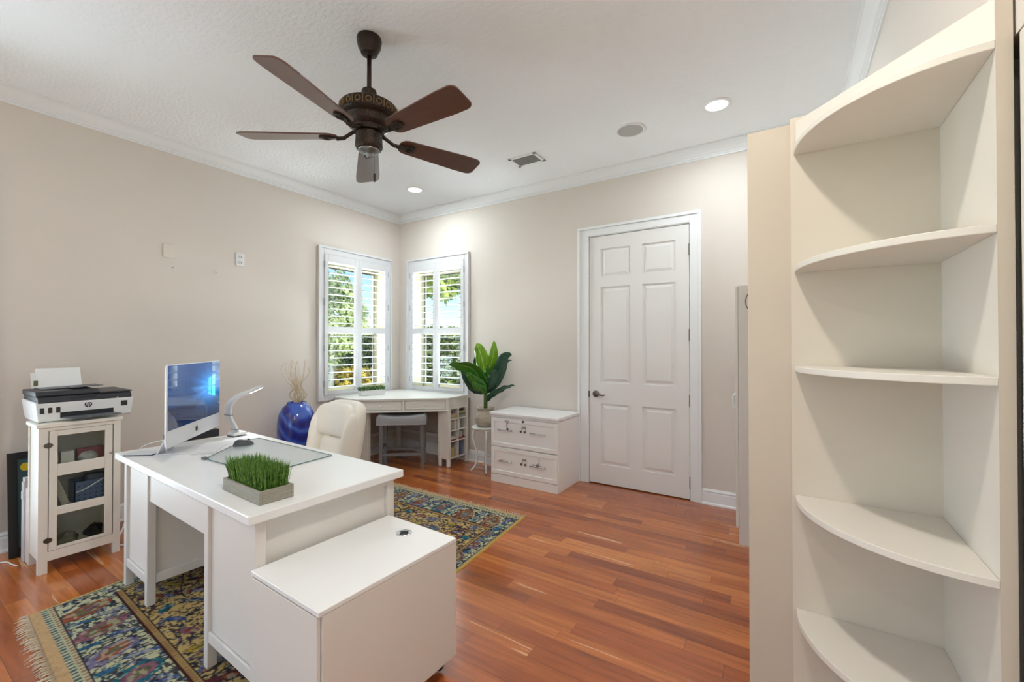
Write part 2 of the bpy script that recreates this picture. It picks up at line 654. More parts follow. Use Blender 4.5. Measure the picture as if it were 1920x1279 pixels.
        for zc in (2.27, 1.85, 1.33, 0.93):
            h = MB()
            uh = u0 - 0.006 if hs == a0 else u1 - 0.002
            bx(h, uh, uh + 0.008, 0.022, 0.037, zc - 0.035, zc + 0.035)
            h.build('hinge', M_HINGE, pan)
    return root


window('window_1', (0, 0, 0), (0, -1), (1, 0), 0.22, 1.13, 'white shuttered window on the left wall of the corner')
window('window_2', (0, 0, 0), (1, 0), (0, -1), 0.23, 1.13, 'white shuttered window on the door wall of the corner')
r4 = MB()
for (y0, y1, z0, z1) in ((-3.65, -3.492, 0.13, 2.60), (-5.80, -5.65, 0.13, 2.60), (-5.65, -3.65, 2.45, 2.60), (-5.65, -3.65, 0.13, 0.20), (-4.70, -4.60, 0.20, 2.45)):
    r4.box(-0.01, 0.024, y0, y1, z0, z1)
struct(r4.build('window_4', M_TRIM))
r3 = MB()
for (x0, x1, z0, z1) in ((1.1, 1.18, 0.2, 2.5), (4.02, 4.1, 0.2, 2.5), (1.1, 4.1, 2.42, 2.5), (1.1, 4.1, 0.2, 0.28), (2.56, 2.64, 0.28, 2.42)):
    r3.box(x0, x1, RY - 0.06, RY + 0.01, z0, z1)
struct(r3.build('added_window_3', M_TRIM))  # unseen window added as an opening for the rear fill light

# ------------------------------------------------------------------ six-panel door
door = bpy.data.objects.new('door_1', None)
COL.objects.link(door)
door.location = (3.18, 0, 0)
tag(door, 'white six panel door with lever handle', None, None, 'structure')
m = MB()
for (x0, x1, z0, z1) in ((2.618, 2.703, 0, 2.517), (3.655, 3.724, 0, 2.517), (2.703, 3.655, 2.45, 2.517)):
    m.box(x0, x1, -0.018, 0.0, z0, z1)
for (x0, x1, z0, z1) in ((2.592, 2.618, 0, 2.517), (3.724, 3.750, 0, 2.517), (2.592, 3.750, 2.517, 2.543)):
    m.box(x0, x1, -0.030, 0.0, z0, z1)
m.box(2.693, 2.708, -0.006, 0.11, 0, 2.452)
m.box(3.652, 3.667, -0.006, 0.11, 0, 2.452)
m.box(2.70, 3.66, -0.006, 0.11, 2.444, 2.46)
m.build('casing', M_TRIM, door, bevel=0.003)
slab = MB()
sx0, sx1, sz0, sz1 = 2.713, 3.648, 0.010, 2.440
slab.box(sx0, sx1, 0.012, 0.044, sz0, sz1)
PX = [(2.828, 3.122), (3.238, 3.532)]
PZ = [(0.195, 0.790), (0.998, 1.936), (2.030, 2.314)]
yf = 0.000


def fr(x0, x1, z0, z1):
    slab.box(x0, x1, yf, 0.014, z0, z1)


fr(sx0, PX[0][0], sz0, sz1)
fr(PX[0][1], PX[1][0], sz0, sz1)
fr(PX[1][1], sx1, sz0, sz1)
for (x0, x1) in PX:
    fr(x0, x1, sz0, PZ[0][0])
    fr(x0, x1, PZ[0][1], PZ[1][0])
    fr(x0, x1, PZ[1][1], PZ[2][0])
    fr(x0, x1, PZ[2][1], sz1)
    for (z0, z1) in PZ:
        a, b_ = 0.016, 0.042
        o1 = [(x0 + a, 0.0115, z0 + a), (x1 - a, 0.0115, z0 + a), (x1 - a, 0.0115, z1 - a), (x0 + a, 0.0115, z1 - a)]
        o2 = [(x0 + b_, 0.002, z0 + b_), (x1 - b_, 0.002, z0 + b_), (x1 - b_, 0.002, z1 - b_), (x0 + b_, 0.002, z1 - b_)]
        slab.add(o1 + o2, [(0, 1, 5, 4), (1, 2, 6, 5), (2, 3, 7, 6), (3, 0, 4, 7), (4, 5, 6, 7)])
leaf = slab.build('door_slab', M_DOOR, door, fix=False)
h = MB()
h.lathe([(0.033, 0.0), (0.033, -0.008), (0.026, -0.014), (0.013, -0.018), (0.012, -0.045)], (2.778, 0.0, 0.885), 20, 'y')
h.tube([(2.778, -0.045, 0.885), (2.80, -0.052, 0.884), (2.835, -0.052, 0.880), (2.868, -0.050, 0.876), (2.888, -0.046, 0.884)], [0.011, 0.010, 0.008, 0.007, 0.006], 10)
smooth_by_angle(h.build('handle', M_DNICKEL, leaf))
MB().box(2.700, 2.7125, -0.010, 0.004, 0.85, 0.91).build('latch_plate', M_DNICKEL, door)
for zc in (2.212, 1.458, 0.875, 0.157):
    hh = MB().box(3.6485, 3.6565, -0.012, 0.004, zc - 0.05, zc + 0.05)
    hh.cyl((3.652, -0.012, zc - 0.052), 0.006, 0.104, 8)
    hh.build('hinge', M_NICKEL, door)

# closet in the right wall: two door panels
cd = bpy.data.objects.new('door_2', None)
COL.objects.link(cd)
cd.location = (RX + 0.02, -3.6, 0)
tag(cd, 'beige closet door at the right edge, dark gap beside it', None, None, 'structure')
MB().box(RX, RX + 0.032, -3.66, -2.7115, 0.012, CZ - 0.004).build('closet_panel', M_CAB, cd, bevel=0.002)
MB().box(RX, RX + 0.032, CY0 + 0.005, -3.67, 0.012, CZ - 0.004).build('closet_panel', M_CAB, cd, bevel=0.002)

# ------------------------------------------------------------------ ceiling fixtures
E_LAMP = mat('lamp_lens', sr(255, 252, 246), 0.5, emit=(1.0, 0.97, 0.92, 1), estr=5.0)


def recessed(x, y, label):
    t = thing('recessed_ceiling_light', label, 'ceiling light', (x, y, RH), group='round recessed ceiling lights')
    m = MB()
    m.lathe([(0.098, 0.0), (0.098, -0.003), (0.090, -0.007), (0.074, -0.007), (0.070, 0.0)], (x, y, RH), 32, cap=False)
    m.build('trim_ring', M_TRIM, t, smooth=True)
    m = MB().lathe([(0.0005, -0.0045), (0.04, -0.0045), (0.071, -0.003)], (x, y, RH), 32, cap=False)
    m.build('lens', E_LAMP, t, smooth=True)
    l = light('downlight', 'AREA', (x, y, RH - 0.012), LAMP_W[LAMP_SPOTS.index((x, y))], (0.89, 0.965, 1.0) if y > -1 else (1.0, 0.93, 0.83), 0.13, direction=(0, 0, -1))
    return t


recessed(*LAMP_SPOTS[0], 'small looking lit recessed ceiling light above the corner windows, below the fan')
recessed(*LAMP_SPOTS[1], 'lit recessed ceiling light at the upper right, near the round ceiling speaker')
for s, lab in zip(LAMP_SPOTS[2:], ('lit recessed ceiling light above the closet door, outside the picture', 'added recessed ceiling light by the rear left corner, outside the picture',
                                   'added recessed ceiling light by the rear right corner, outside the picture')):  # rear pair is unseen, added to fill the room with light
    recessed(*s, lab)

t = thing('ceiling_speaker', 'round grey flush ceiling speaker between the vent and the right recessed light', 'speaker', (3.33, -0.655, RH))
m = MB().lathe([(0.118, 0), (0.118, -0.004), (0.108, -0.008), (0.098, -0.006), (0.098, 0)], (3.33, -0.655, RH), 36, cap=False)
m.build('rim', M_TRIM, t, smooth=True)
MB().lathe([(0.0005, -0.0055), (0.099, -0.0045)], (3.33, -0.655, RH), 36, cap=False).build('grille', mat('speaker_grille', sr(196, 195, 192), 0.8, bump=0.6, bscale=500), t)

t = thing('air_vent', 'rectangular ceiling air vent with dark slats beside the fan', 'vent', (2.356, -0.632, RH))
vx0, vx1, vy0, vy1 = 2.215, 2.497, -0.735, -0.528
m = MB()
bw = 0.028
m.box(vx0, vx1, vy0, vy0 + bw, RH - 0.008, RH).box(vx0, vx1, vy1 - bw, vy1, RH - 0.008, RH).box(vx0, vx0 + bw, vy0, vy1, RH - 0.008, RH).box(vx1 - bw, vx1, vy0, vy1, RH - 0.008, RH)
m.build('frame', M_TRIM, t, bevel=0.002)
MB().box(vx0 + bw, vx1 - bw, vy0 + bw, vy1 - bw, RH - 0.002, RH).build('duct_backing', mat('duct_dark', sr(70, 70, 68), 0.8), t)
m = MB()
for k in range(9):
    y = vy0 + bw + 0.010 + k * 0.0165
    m.add([(vx0 + bw, y, RH - 0.001), (vx1 - bw, y, RH - 0.001), (vx1 - bw, y + 0.011, RH - 0.008), (vx0 + bw, y + 0.011, RH - 0.008)], [(0, 1, 2, 3)])
m.build('slats', mat('vent_slats', sr(128, 128, 126), 0.6), t)

# ------------------------------------------------------------------ ceiling fan
FX, FY = 2.42, -2.46
M_BRONZE = mat('oiled_bronze', sr(56, 45, 38), 0.38, metal=0.6, bump=0.5, bscale=90, var=0.35, vscale=60)
M_ROD = mat('bronze_rod', sr(58, 40, 36), 0.35, metal=0.5)
M_BLADE = mat('walnut_blade', sr(92, 62, 52), 0.28, var=0.22, vscale=6, stretch=(1, 8, 1), coat=0.3)
fan = thing('ceiling_fan', 'five blade dark bronze ceiling fan with walnut brown blades and a pull chain', 'ceiling fan', (FX, FY, RH))
smooth_by_angle(MB().lathe([(0.064, 3.08), (0.067, 3.068), (0.065, 3.050), (0.060, 3.025), (0.047, 3.000), (0.044, 2.990), (0.030, 2.984)], (FX, FY, 0), 32).build('canopy', M_BRONZE, fan), 50)
MB().cyl((FX, FY, 2.77), 0.012, 0.21, 14).build('downrod', M_ROD, fan, smooth=True)
smooth_by_angle(MB().lathe([(0.018, 2.792), (0.038, 2.786), (0.041, 2.776), (0.034, 2.758), (0.027, 2.742), (0.028, 2.728), (0.046, 2.712)], (FX, FY, 0), 28).build('coupling', M_BRONZE, fan), 50)
mot = MB().lathe([(0.046, 2.716), (0.090, 2.712), (0.130, 2.702), (0.150, 2.690), (0.156, 2.682), (0.156, 2.634), (0.149, 2.627), (0.124, 2.622),
                  (0.116, 2.612), (0.116, 2.592), (0.108, 2.580), (0.088, 2.570), (0.080, 2.548)], (FX, FY, 0), 48)
motor = smooth_by_angle(mot.build('motor_housing', M_BRONZE, fan), 40)
orn = MB()
for k in range(18):
    a = 2 * PI * k / 18
    c = Vector((FX + 0.157 * math.cos(a), FY + 0.157 * math.sin(a), 2.658))
    tdir = Vector((-math.sin(a), math.cos(a), 0))
    pts = [c + tdir * (0.014 * math.cos(q)) + Vector((0, 0, 0.014 * math.sin(q))) for q in [2 * PI * i / 10 for i in range(10)]]
    orn.tube(pts, 0.0028, 5, closed=True)
    orn.tube([c + tdir * 0.026 + Vector((0, 0, 0.02)), c + tdir * 0.026 - Vector((0, 0, 0.02))], 0.0028, 5)
orn.build('scrollwork', mat('bronze_highlight', sr(132, 108, 76), 0.4, metal=0.6), motor)
sw = smooth_by_angle(MB().lathe([(0.060, 2.550), (0.070, 2.540), (0.072, 2.500), (0.074, 2.470), (0.066, 2.455), (0.062, 2.452)], (FX, FY, 0), 32).build('switch_housing', M_BRONZE, fan), 40)
MB().lathe([(0.0620, 2.454), (0.056, 2.444), (0.030, 2.436), (0.014, 2.432), (0.016, 2.420), (0.010, 2.410), (0.001, 2.404)], (FX, FY, 0), 28).build('bottom_cap', mat('cap_grey', sr(130, 134, 138), 0.25, metal=0.8), sw, smooth=True)
ch = MB()
cxp, cyp = FX + 0.035, FY + 0.010
for k in range(16):
    ch.lathe([(0.0003, -0.002), (0.0018, 0), (0.0003, 0.002)], (cxp, cyp, 2.446 - k * 0.0085), 6)
ch.tube([(cxp, cyp, 2.45), (cxp, cyp, 2.32)], 0.0007, 5)
pc = ch.build('pull_chain', M_ROD, fan)
MB().lathe([(0.001, 0.0), (0.007, -0.008), (0.008, -0.03), (0.004, -0.05), (0.001, -0.052)], (cxp, cyp, 2.322), 12).build('chain_fob', M_ROD, pc, smooth=True)


def blade_mesh():
    m = MB()
    n = 44
    outl = []
    x0, x1 = 0.175, 0.700
    for i in range(n + 1):
        t_ = 0.5 - 0.5 * math.cos(PI * i / n)
        x = x0 + (x1 - x0) * t_
        wd = 0.056 + 0.022 * min(1, t_ * 1.3)
        e = 1.0
        dx0, dx1 = (x - x0), (x1 - x)
        if dx0 < 0.05:
            e = math.sqrt(max(0, 1 - ((0.05 - dx0) / 0.05) ** 2)) * 0.75 + 0.25
        if dx1 < 0.045:
            e = min(e, math.sqrt(max(0, 1 - ((0.045 - dx1) / 0.045) ** 2)) * 0.42 + 0.58)
        outl.append((x, wd * e))
    poly = [(x, y) for x, y in outl] + [(x, -y) for x, y in reversed(outl)]
    m.plate(poly, (0, 0, 0), (1, 0, 0), (0, 1, 0), 0.008)
    return m


def bracket_mesh():
    m = MB()
    m.tube([(0.082, 0, 0.028), (0.11, 0, 0.012), (0.14, 0, -0.006), (0.18, 0, -0.008)], [0.011, 0.010, 0.011, 0.012], 8)
    for (cx, rx, ry) in ((0.235, 0.042, 0.030), (0.185, 0.020, 0.018)):
        poly = [(cx + rx * math.cos(2 * PI * i / 20), ry * math.sin(2 * PI * i / 20)) for i in range(20)]
        m.plate(poly, (0, 0, -0.009), (1, 0, 0), (0, 1, 0), 0.008)
    for s in (-1, 1):
        pts = [(0.235 + 0.016 * math.cos(q), s * 0.012 + 0.009 * math.sin(q), -0.011) for q in [2 * PI * i / 10 for i in range(10)]]
        m.tube(pts, 0.003, 5, closed=True)
    for q in (0.215, 0.255):
        m.lathe([(0.005, -0.012), (0.005, -0.009)], (q, 0, 0), 8)
    return m


for k in range(5):
    a = math.radians(-2.4 + 72 * k)
    M_ = Matrix.Translation((FX, FY, 2.525)) @ Matrix.Rotation(a, 4, 'Z') @ Matrix.Rotation(math.radians(-13), 4, 'X')
    bl = blade_mesh().xf(M_).build('blade', M_BLADE, fan, bevel=0.002)
    bracket_mesh().xf(M_).build('blade_bracket', M_BRONZE, bl, bevel=0.0015)

# ------------------------------------------------------------------ wall plates on the left wall
t = tag(MB().box(0.0005, 0.007, -2.595, -2.505, 2.10, 2.215).build('blank_wall_plate', mat('plate_beige', sr(223, 215, 205), 0.6), bevel=0.004),
        'beige blank cover plate high on the left wall', 'wall plate')
t = thing('wall_outlet', 'white double power outlet high on the left wall, left of the windows', 'outlet', (0, -1.995, 2.175))
MB().box(0.0005, 0.007, -2.032, -1.958, 2.118, 2.235).build('cover_plate', M_TRIM, t, bevel=0.003)
for z in (2.150, 2.203):
    s = MB().box(0.007, 0.010, -2.012, -1.978, z - 0.014, z + 0.014)
    s = s.build('socket', mat('socket_white', sr(222, 222, 220), 0.4), t, bevel=0.004)
    e = MB()
    e.box(0.010, 0.0105, -2.003, -2.000, z - 0.006, z + 0.006).box(0.010, 0.0105, -1.990, -1.987, z - 0.006, z + 0.006)
    e.build('slot', M_BLACK, s)
for (y, z, lab) in ((-2.526, 2.022, 'small wall screw just under the blank cover plate'), (-2.204, 2.027, 'small wall screw alone, midway between cover plate and outlet')):
    s = thing('wall_screw', lab, 'screw', (0, y, z))
    MB().lathe([(0.009, 0.0005), (0.008, 0.006), (0.005, 0.010)], (0, y, z), 12, 'x').build('wall_anchor', M_TRIM, s)
    MB().lathe([(0.004, 0.010), (0.004, 0.014)], (0, y, z), 10, 'x').build('screw_head', M_DNICKEL, s)

# ------------------------------------------------------------------ built-ins on the right
YB = -2.292
XL, XS, XR = 4.259, 4.398, 4.759
rad = (XR - XS, 0.408)
wd = thing('wardrobe', 'tall plain wardrobe in shaded beige whose end panel stands left of the curved corner shelves', 'wardrobe', (4.52, -1.9, 0))
MB().box(XL, RX - 0.002, YB + 0.0005, -1.45, 0.0, 2.125).build('carcass', M_CAB_SHADED, wd, bevel=0.002)

cs = thing('corner_shelf_unit', 'off white corner shelf unit with quarter round open shelves on the right', 'shelf unit', (4.58, YB, 0))
MB().box(XS - 0.010, XR + 0.026, YB - 0.008, YB - 0.0005, 0, 2.14).build('back_panel', mat('back_panel_shaded', sr(217, 208, 194), 0.5), cs, bevel=0.0015)  # back panel toned darker, its shade painted into the colour
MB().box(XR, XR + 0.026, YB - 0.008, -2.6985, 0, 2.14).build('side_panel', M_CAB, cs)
MB().box(XR, XR + 0.026, -2.700, -2.6986, 0, 2.14).build('shaded_front_edge', M_CAB_SHADED, cs)  # shaded copy of the side panel paint on its front edge


def quarter(z0, z1):
    pts = [(XR, YB - 0.008)]
    n = 28
    for i in range(n + 1):
        a = PI / 2 * i / n
        pts.append((XR - rad[0] * math.cos(a), YB - 0.008 - (rad[1] - 0.008) * math.sin(a)))
    return MB().prism(pts, z0, z1)


for zt in (2.030, 1.631, 1.300, 0.865, 0.485, 0.10):
    quarter(zt - 0.019, zt).build('shelf', M_CAB, cs, bevel=0.002)
nvec = Vector((rad[1], rad[0], 0)).normalized()
p0, p1 = Vector((XS + 0.006, YB - 0.012, 0)), Vector((XR, -2.692, 0))
MB().prism([(p0.x, p0.y), (p1.x, p1.y), (p1.x + 0.0, p1.y + 0.02), (p0.x + 0.018, p0.y)], 2.030, 2.124).build('top_fascia', M_CAB, cs)

tc_ = thing('tall_cabinet', 'tall grey white cabinet against the door wall, partly hidden behind the wardrobe end', 'cabinet', (4.35, -0.40, 0))
body = MB().box(4.093, 4.62, -0.710, -0.03, 0.0, 1.778)
body.build('carcass', mat('cabinet_greywhite', sr(222, 217, 213), 0.45), tc_, bevel=0.002)
dr = MB().box(4.073, 4.0915, -0.708, -0.03, 0.12, 1.772).build('door', M_WHITE2, tc_, bevel=0.002)
MB().tube([(4.073, -0.66, 1.03), (4.058, -0.66, 1.015), (4.055, -0.66, 0.98), (4.058, -0.66, 0.935), (4.073, -0.66, 0.92)], 0.007, 8).build('handle', M_TRIM, dr, smooth=True)
hk = MB()
hk.tube([(4.160 - 0.022 * math.sin(q), -0.714, 1.664 + 0.052 * math.cos(q)) for q in [PI * i / 12 for i in range(13)]], 0.003, 6)
hk.build('side_ring', M_DNICKEL, tc_, smooth=True)

# ------------------------------------------------------------------ main desk (turned about two degrees)
DA = math.radians(-2.05)
DO = Vector((1.163, -3.196, 0))
ZD = 0.757
RD = Matrix.Translation(DO) @ Matrix.Rotation(DA, 4, 'Z')


def dw(x, y, z=0.0):
    """desk coordinates to world"""
    return RD @ Vector((x, y, z))


desk = thing('computer_desk', 'large white double pedestal desk standing on the patterned rug', 'desk', tuple(DO), DA)
MB().box(0, 1.60, 0, 0.71, ZD - 0.035, ZD).build('desktop', M_WHITE, desk, bevel=0.004, local=True)
LG = 0.038
for (x, y) in ((0.028, 0.036), (0.377, 0.036), (1.122, 0.036), (1.535, 0.036), (0.028, 0.636), (0.377, 0.636), (1.122, 0.636), (1.535, 0.636)):
    MB().box(x, x + LG, y, y + LG, 0.009, ZD - 0.036).build('leg', M_WHITE2, desk, bevel=0.003, local=True)
for (x0, x1) in ((0.028, 0.415), (1.122, 1.573)):
    a, b_ = x0 + LG, x1 - LG
    m = MB()
    m.box(a, b_, 0.050, 0.062, 0.130, ZD - 0.036)          # front panel
    m.box(x0 + 0.010, x0 + 0.022, 0.074, 0.636, 0.130, ZD - 0.036)
    m.box(x1 - 0.034, x1 - 0.022, 0.074, 0.636, 0.130, ZD - 0.036)
    m.box(x0 + 0.02, x1 - 0.034, 0.062, 0.636, 0.130, 0.145)
    m.build('pedestal_panel', M_WHITE2, desk, bevel=0.0015, local=True)
    for (z0, z1) in ((0.118, 0.165), (ZD - 0.062, ZD - 0.036)):
        MB().box(a, b_, 0.039, 0.0495, z0, z1).build('front_rail', M_WHITE2, desk, bevel=0.003, local=True)
        for xs, sgn_ in ((x0 + 0.001, 1), (x1 - 0.0215, -1)):
            MB().box(xs, xs + (0.0085 if sgn_ > 0 else 0.0205), 0.074, 0.636, z0, z1).build('side_rail', M_WHITE2, desk, bevel=0.003, local=True)
    # drawers on the sitting side
    for k in range(3):
        z0 = 0.168 + k * 0.185
        d_ = MB().box(a + 0.004, b_ - 0.004, 0.652, 0.672, z0, z0 + 0.178).build('drawer', M_WHITE2, desk, bevel=0.003, local=True)
        MB().lathe([(0.006, 0.672), (0.006, 0.684), (0.014, 0.690), (0.012, 0.698)], ((a + b_) / 2, 0, z0 + 0.09), 14, 'y').build('knob', M_NICKEL, d_, local=True, smooth=True)
MB().box(0.415, 1.122, 0.045, 0.063, 0.555, ZD - 0.036).build('apron', M_WHITE2, desk, bevel=0.002, local=True)
d_ = MB().box(0.418, 1.119, 0.645, 0.663, 0.620, ZD - 0.040).build('drawer', M_WHITE2, desk, bevel=0.002, local=True)
MB().lathe([(0.006, 0.663), (0.006, 0.675), (0.014, 0.681), (0.012, 0.689)], (0.768, 0, 0.67), 14, 'y').build('knob', M_NICKEL, d_, local=True, smooth=True)

# white box pedestal on casters in front of the desk's end
PX0, PX1, PY0, PY1 = 1.578, 2.010, 0.018, 0.640
ped = thing('rolling_pedestal', 'low plain white box cabinet on casters pushed against the end of the desk', 'cabinet', tuple(dw(1.79, 0.33)), DA)
pm = [(PX0, PY0), (PX1, PY0), (PX1, PY1), (PX0, PY1)]


def dbox(mb, x0, x1, y0, y1, z0, z1):
    b_ = MB().box(x0, x1, y0, y1, z0, z1).xf(RD)
    mb.add(b_.v, b_.f)
    return mb


dbox(MB(), PX0 + 0.001, PX1 - 0.001, PY0 + 0.016, PY1, 0.062, 0.536).build('carcass', M_WHITE2, ped, bevel=0.002)
dbox(MB(), PX0, PX1, PY0, PY1, 0.537, 0.553).build('top', M_WHITE, ped, bevel=0.002)
dbox(MB(), PX0 + 0.002, PX1 - 0.012, PY0 + 0.002, PY0 + 0.015, 0.064, 0.530).build('front_panel', M_WHITE2, ped, bevel=0.002)
for (x, y) in ((PX0 + 0.05, PY0 + 0.06), (PX1 - 0.05, PY0 + 0.06), (PX0 + 0.05, PY1 - 0.05), (PX1 - 0.05, PY1 - 0.05)):
    c = dw(x, y)
    cz0 = 0.009 if y > 0.3 or x < 1.7 else 0.009
    cm = MB()
    cm.cyl((c.x - 0.010, c.y, cz0 + 0.020), 0.020, 0.020, 16, 'x')
    cm.box(c.x - 0.014, c.x + 0.014, c.y - 0.014, c.y + 0.014, cz0 + 0.034, 0.0615)
    cm.build('caster', M_BLACK, ped)
c = dw(1.79, 0.545)
g = MB().lathe([(0.034, 0.5532), (0.034, 0.5555), (0.029, 0.5565), (0.027, 0.5550), (0.0005, 0.5545)], (c.x, c.y, 0), 28)
g = g.build('recessed_pull', M_CHROME, ped, smooth=True)
gb = MB()
for s in (-0.008, 0.008):
    b_ = MB().box(-0.016, 0.016, s - 0.002, s + 0.002, 0.5552, 0.5572).xf(Matrix.Translation((c.x, c.y, 0)) @ Matrix.Rotation(0.6, 4, 'Z'))
    gb.add(b_.v, b_.f)
gb.build('slot', M_BLACK, g)

# ------------------------------------------------------------------ computer monitor
A_ = Vector((1.727, -3.150, 0))
B_ = Vector((1.229, -2.692, 0))
ux_ = (B_ - A_).normalized()
nn = Vector((-ux_.y, ux_.x, 0))
if nn.dot(Vector((1, 0.6, 0))) < 0:
    nn = -nn
cen = (A_ + B_) / 2
MM = Matrix(((ux_.x, -nn.x, 0, cen.x), (ux_.y, -nn.y, 0, cen.y), (0, 0, 1, 0), (0, 0, 0, 1)))   # local x along the screen, local -y toward the viewer
mon = thing('computer_monitor', 'large slim silver desktop computer showing a blue wallpaper, at the left end of the desk', 'computer', (cen.x, cen.y, ZD), 0)
hw, zb, ztp = 0.333, 0.840, 1.268
m = MB()
prof = []
nb = 14
m2 = MB()


def rrect(hx, z0, z1, r, n=5):
    pts = []
    for (cx, cz, a0) in ((hx - r, z0 + r, -90), (hx - r, z1 - r, 0), (-hx + r, z1 - r, 90), (-hx + r, z0 + r, 180)):
        for i in range(n + 1):
            a = math.radians(a0 + 90 * i / n)
            pts.append((cx + r * math.cos(a), cz + r * math.sin(a)))
    return pts


rr = rrect(hw, zb, ztp, 0.012)
n = len(rr)
layers = [(-0.004, 1.0), (0.002, 1.0), (0.012, 0.965), (0.028, 0.70), (0.036, 0.35)]
zc = (zb + ztp) / 2
vs = []
for (d, s) in layers:
    vs += [(x * s, d, zc + (z - zc) * s) for x, z in rr]
fs = []
for j in range(len(layers) - 1):
    fs += [(j * n + i, j * n + (i + 1) % n, (j + 1) * n + (i + 1) % n, (j + 1) * n + i) for i in range(n)]
fs += [tuple(range(n)), tuple(range(len(vs) - 1, len(vs) - n - 1, -1))]
m.add(vs, fs)
shell = smooth_by_angle(m.xf(MM).build('housing', M_ALU, mon), 30)
zs0 = 0.928


def logo(name, R_, poly, m_, parent, T):
    return MB().plate(poly, (0, 0, 0), (1, 0, 0), (0, 0, 1), 0.0008).xf(T).build(name, m_, parent)


# small dark fruit mark with a bite and a leaf on the chin
ap = MB()
body_ = []
for i in range(28):
    a = 2 * PI * i / 28
    r = 0.0145 * (1 - 0.10 * abs(math.cos(a)) ** 8)
    x, z = r * math.cos(a) * 0.95, r * math.sin(a)
    if math.hypot(x - 0.0165, z - 0.001) < 0.0065:
        k = 0.0065 / max(1e-5, math.hypot(x - 0.0165, z - 0.001))
        x, z = 0.0165 + (x - 0.0165) * k, 0.001 + (z - 0.001) * k
    if abs(x) < 0.003:
        z *= 0.88
    body_.append((x, z))
ap.plate(body_, (0, 0, 0), (1, 0, 0), (0, 0, 1), 0.0008)
ap.plate([(0.000, 0.016), (0.006, 0.0225), (0.005, 0.017)], (0, 0, 0), (1, 0, 0), (0, 0, 1), 0.0008)
ap.xf(MM @ Matrix.Translation((0, -0.0045, 0.884))).build('logo', M_BLACK, shell)

# the screen: a grid of points coloured by position (blue wallpaper with a glowing four pane window)
NX, NZ = 130, 74
sx = hw - 0.006
sv, sf, scol = [], [], []


def wall_col(u, v):
    """u 0 left .. 1 right, v 0 bottom .. 1 top"""
    base_ = np.array([0.010, 0.034, 0.110]) * (0.6 + 0.9 * v)
    if v < 0.33:
        base_ = np.array([0.007, 0.016, 0.048]) * (0.9 + 0.4 * math.sin(v * 40 + u * 3) * 0.25)
    d = math.hypot((u - 0.78) * 1.2, (v - 0.55) * 1.0)
    glow = math.exp(-(d / 0.26) ** 2)
    base_ = base_ + np.array([0.02, 0.22, 0.62]) * glow * 1.0
    # beams leaving the panes to the left
    if u < 0.8:
        ang = math.atan2(v - 0.56, 0.86 - u)
        beam = 0.5 + 0.5 * math.cos(ang * 16)
        base_ = base_ + np.array([0.02, 0.17, 0.42]) * beam * math.exp(-((0.8 - u) / 0.30) ** 2) * math.exp(-(ang / 0.55) ** 2)
    # four panes in perspective
    pu = (u - 0.735) / 0.15
    if 0 <= pu <= 1:
        hh = 0.150 + 0.055 * pu
        pv = (v - 0.56) / hh
        if abs(pv) < 1 and abs(pv) > 0.06 and abs(pu - 0.44) > 0.035:
            base_ = np.array([0.10, 0.62, 0.98]) * (0.75 + 0.5 * pu)
    return base_


for j in range(NZ):
    for i in range(NX):
        u, v = i / (NX - 1), j / (NZ - 1)
        sv.append((-sx + 2 * sx * u, -0.0052, zs0 + (ztp - 0.006 - zs0) * v))
        scol.append(wall_col(u, v))
for j in range(NZ - 1):
    for i in range(NX - 1):
        k = j * NX + i
        sf.append((k, k + 1, k + NX + 1, k + NX))
ms = bpy.data.materials.new('lit_screen')
ms.use_nodes = True
nt = ms.node_tree
b = nt.nodes['Principled BSDF']
b.inputs['Base Color'].default_value = (0.005, 0.006, 0.01, 1)
b.inputs['Roughness'].default_value = 0.03
b.inputs['Specular IOR Level'].default_value = 0.55
b.inputs['IOR'].default_value = 1.55
at = nt.nodes.new('ShaderNodeAttribute')
at.attribute_name = 'picture'
nt.links.new(at.outputs['Color'], b.inputs['Emission Color'])
b.inputs['Emission Strength'].default_value = 1.0
smb = MB()
smb.add(sv, sf)
scr = smb.xf(MM).build('screen', ms, mon)
ca = scr.data.color_attributes.new('picture', 'FLOAT_COLOR', 'POINT')
ca.data.foreach_set('color', np.array([list(c) + [1.0] for c in scol], dtype=np.float32).ravel())
# stand
st = MB()
st.box(-0.09, 0.09, -0.03, 0.16, ZD + 0.0005, ZD + 0.006)
st.add([(-0.085, 0.150, ZD + 0.006), (0.085, 0.150, ZD + 0.006), (0.085, 0.160, ZD + 0.006), (-0.085, 0.160, ZD + 0.006),
        (-0.075, 0.022, 1.02), (0.075, 0.022, 1.02), (0.075, 0.032, 1.02), (-0.075, 0.032, 1.02)],
       [(0, 3, 2, 1), (4, 5, 6, 7), (0, 1, 5, 4), (1, 2, 6, 5), (2, 3, 7, 6), (3, 0, 4, 7)])
st.xf(MM).build('stand', M_ALU, mon, bevel=0.002)

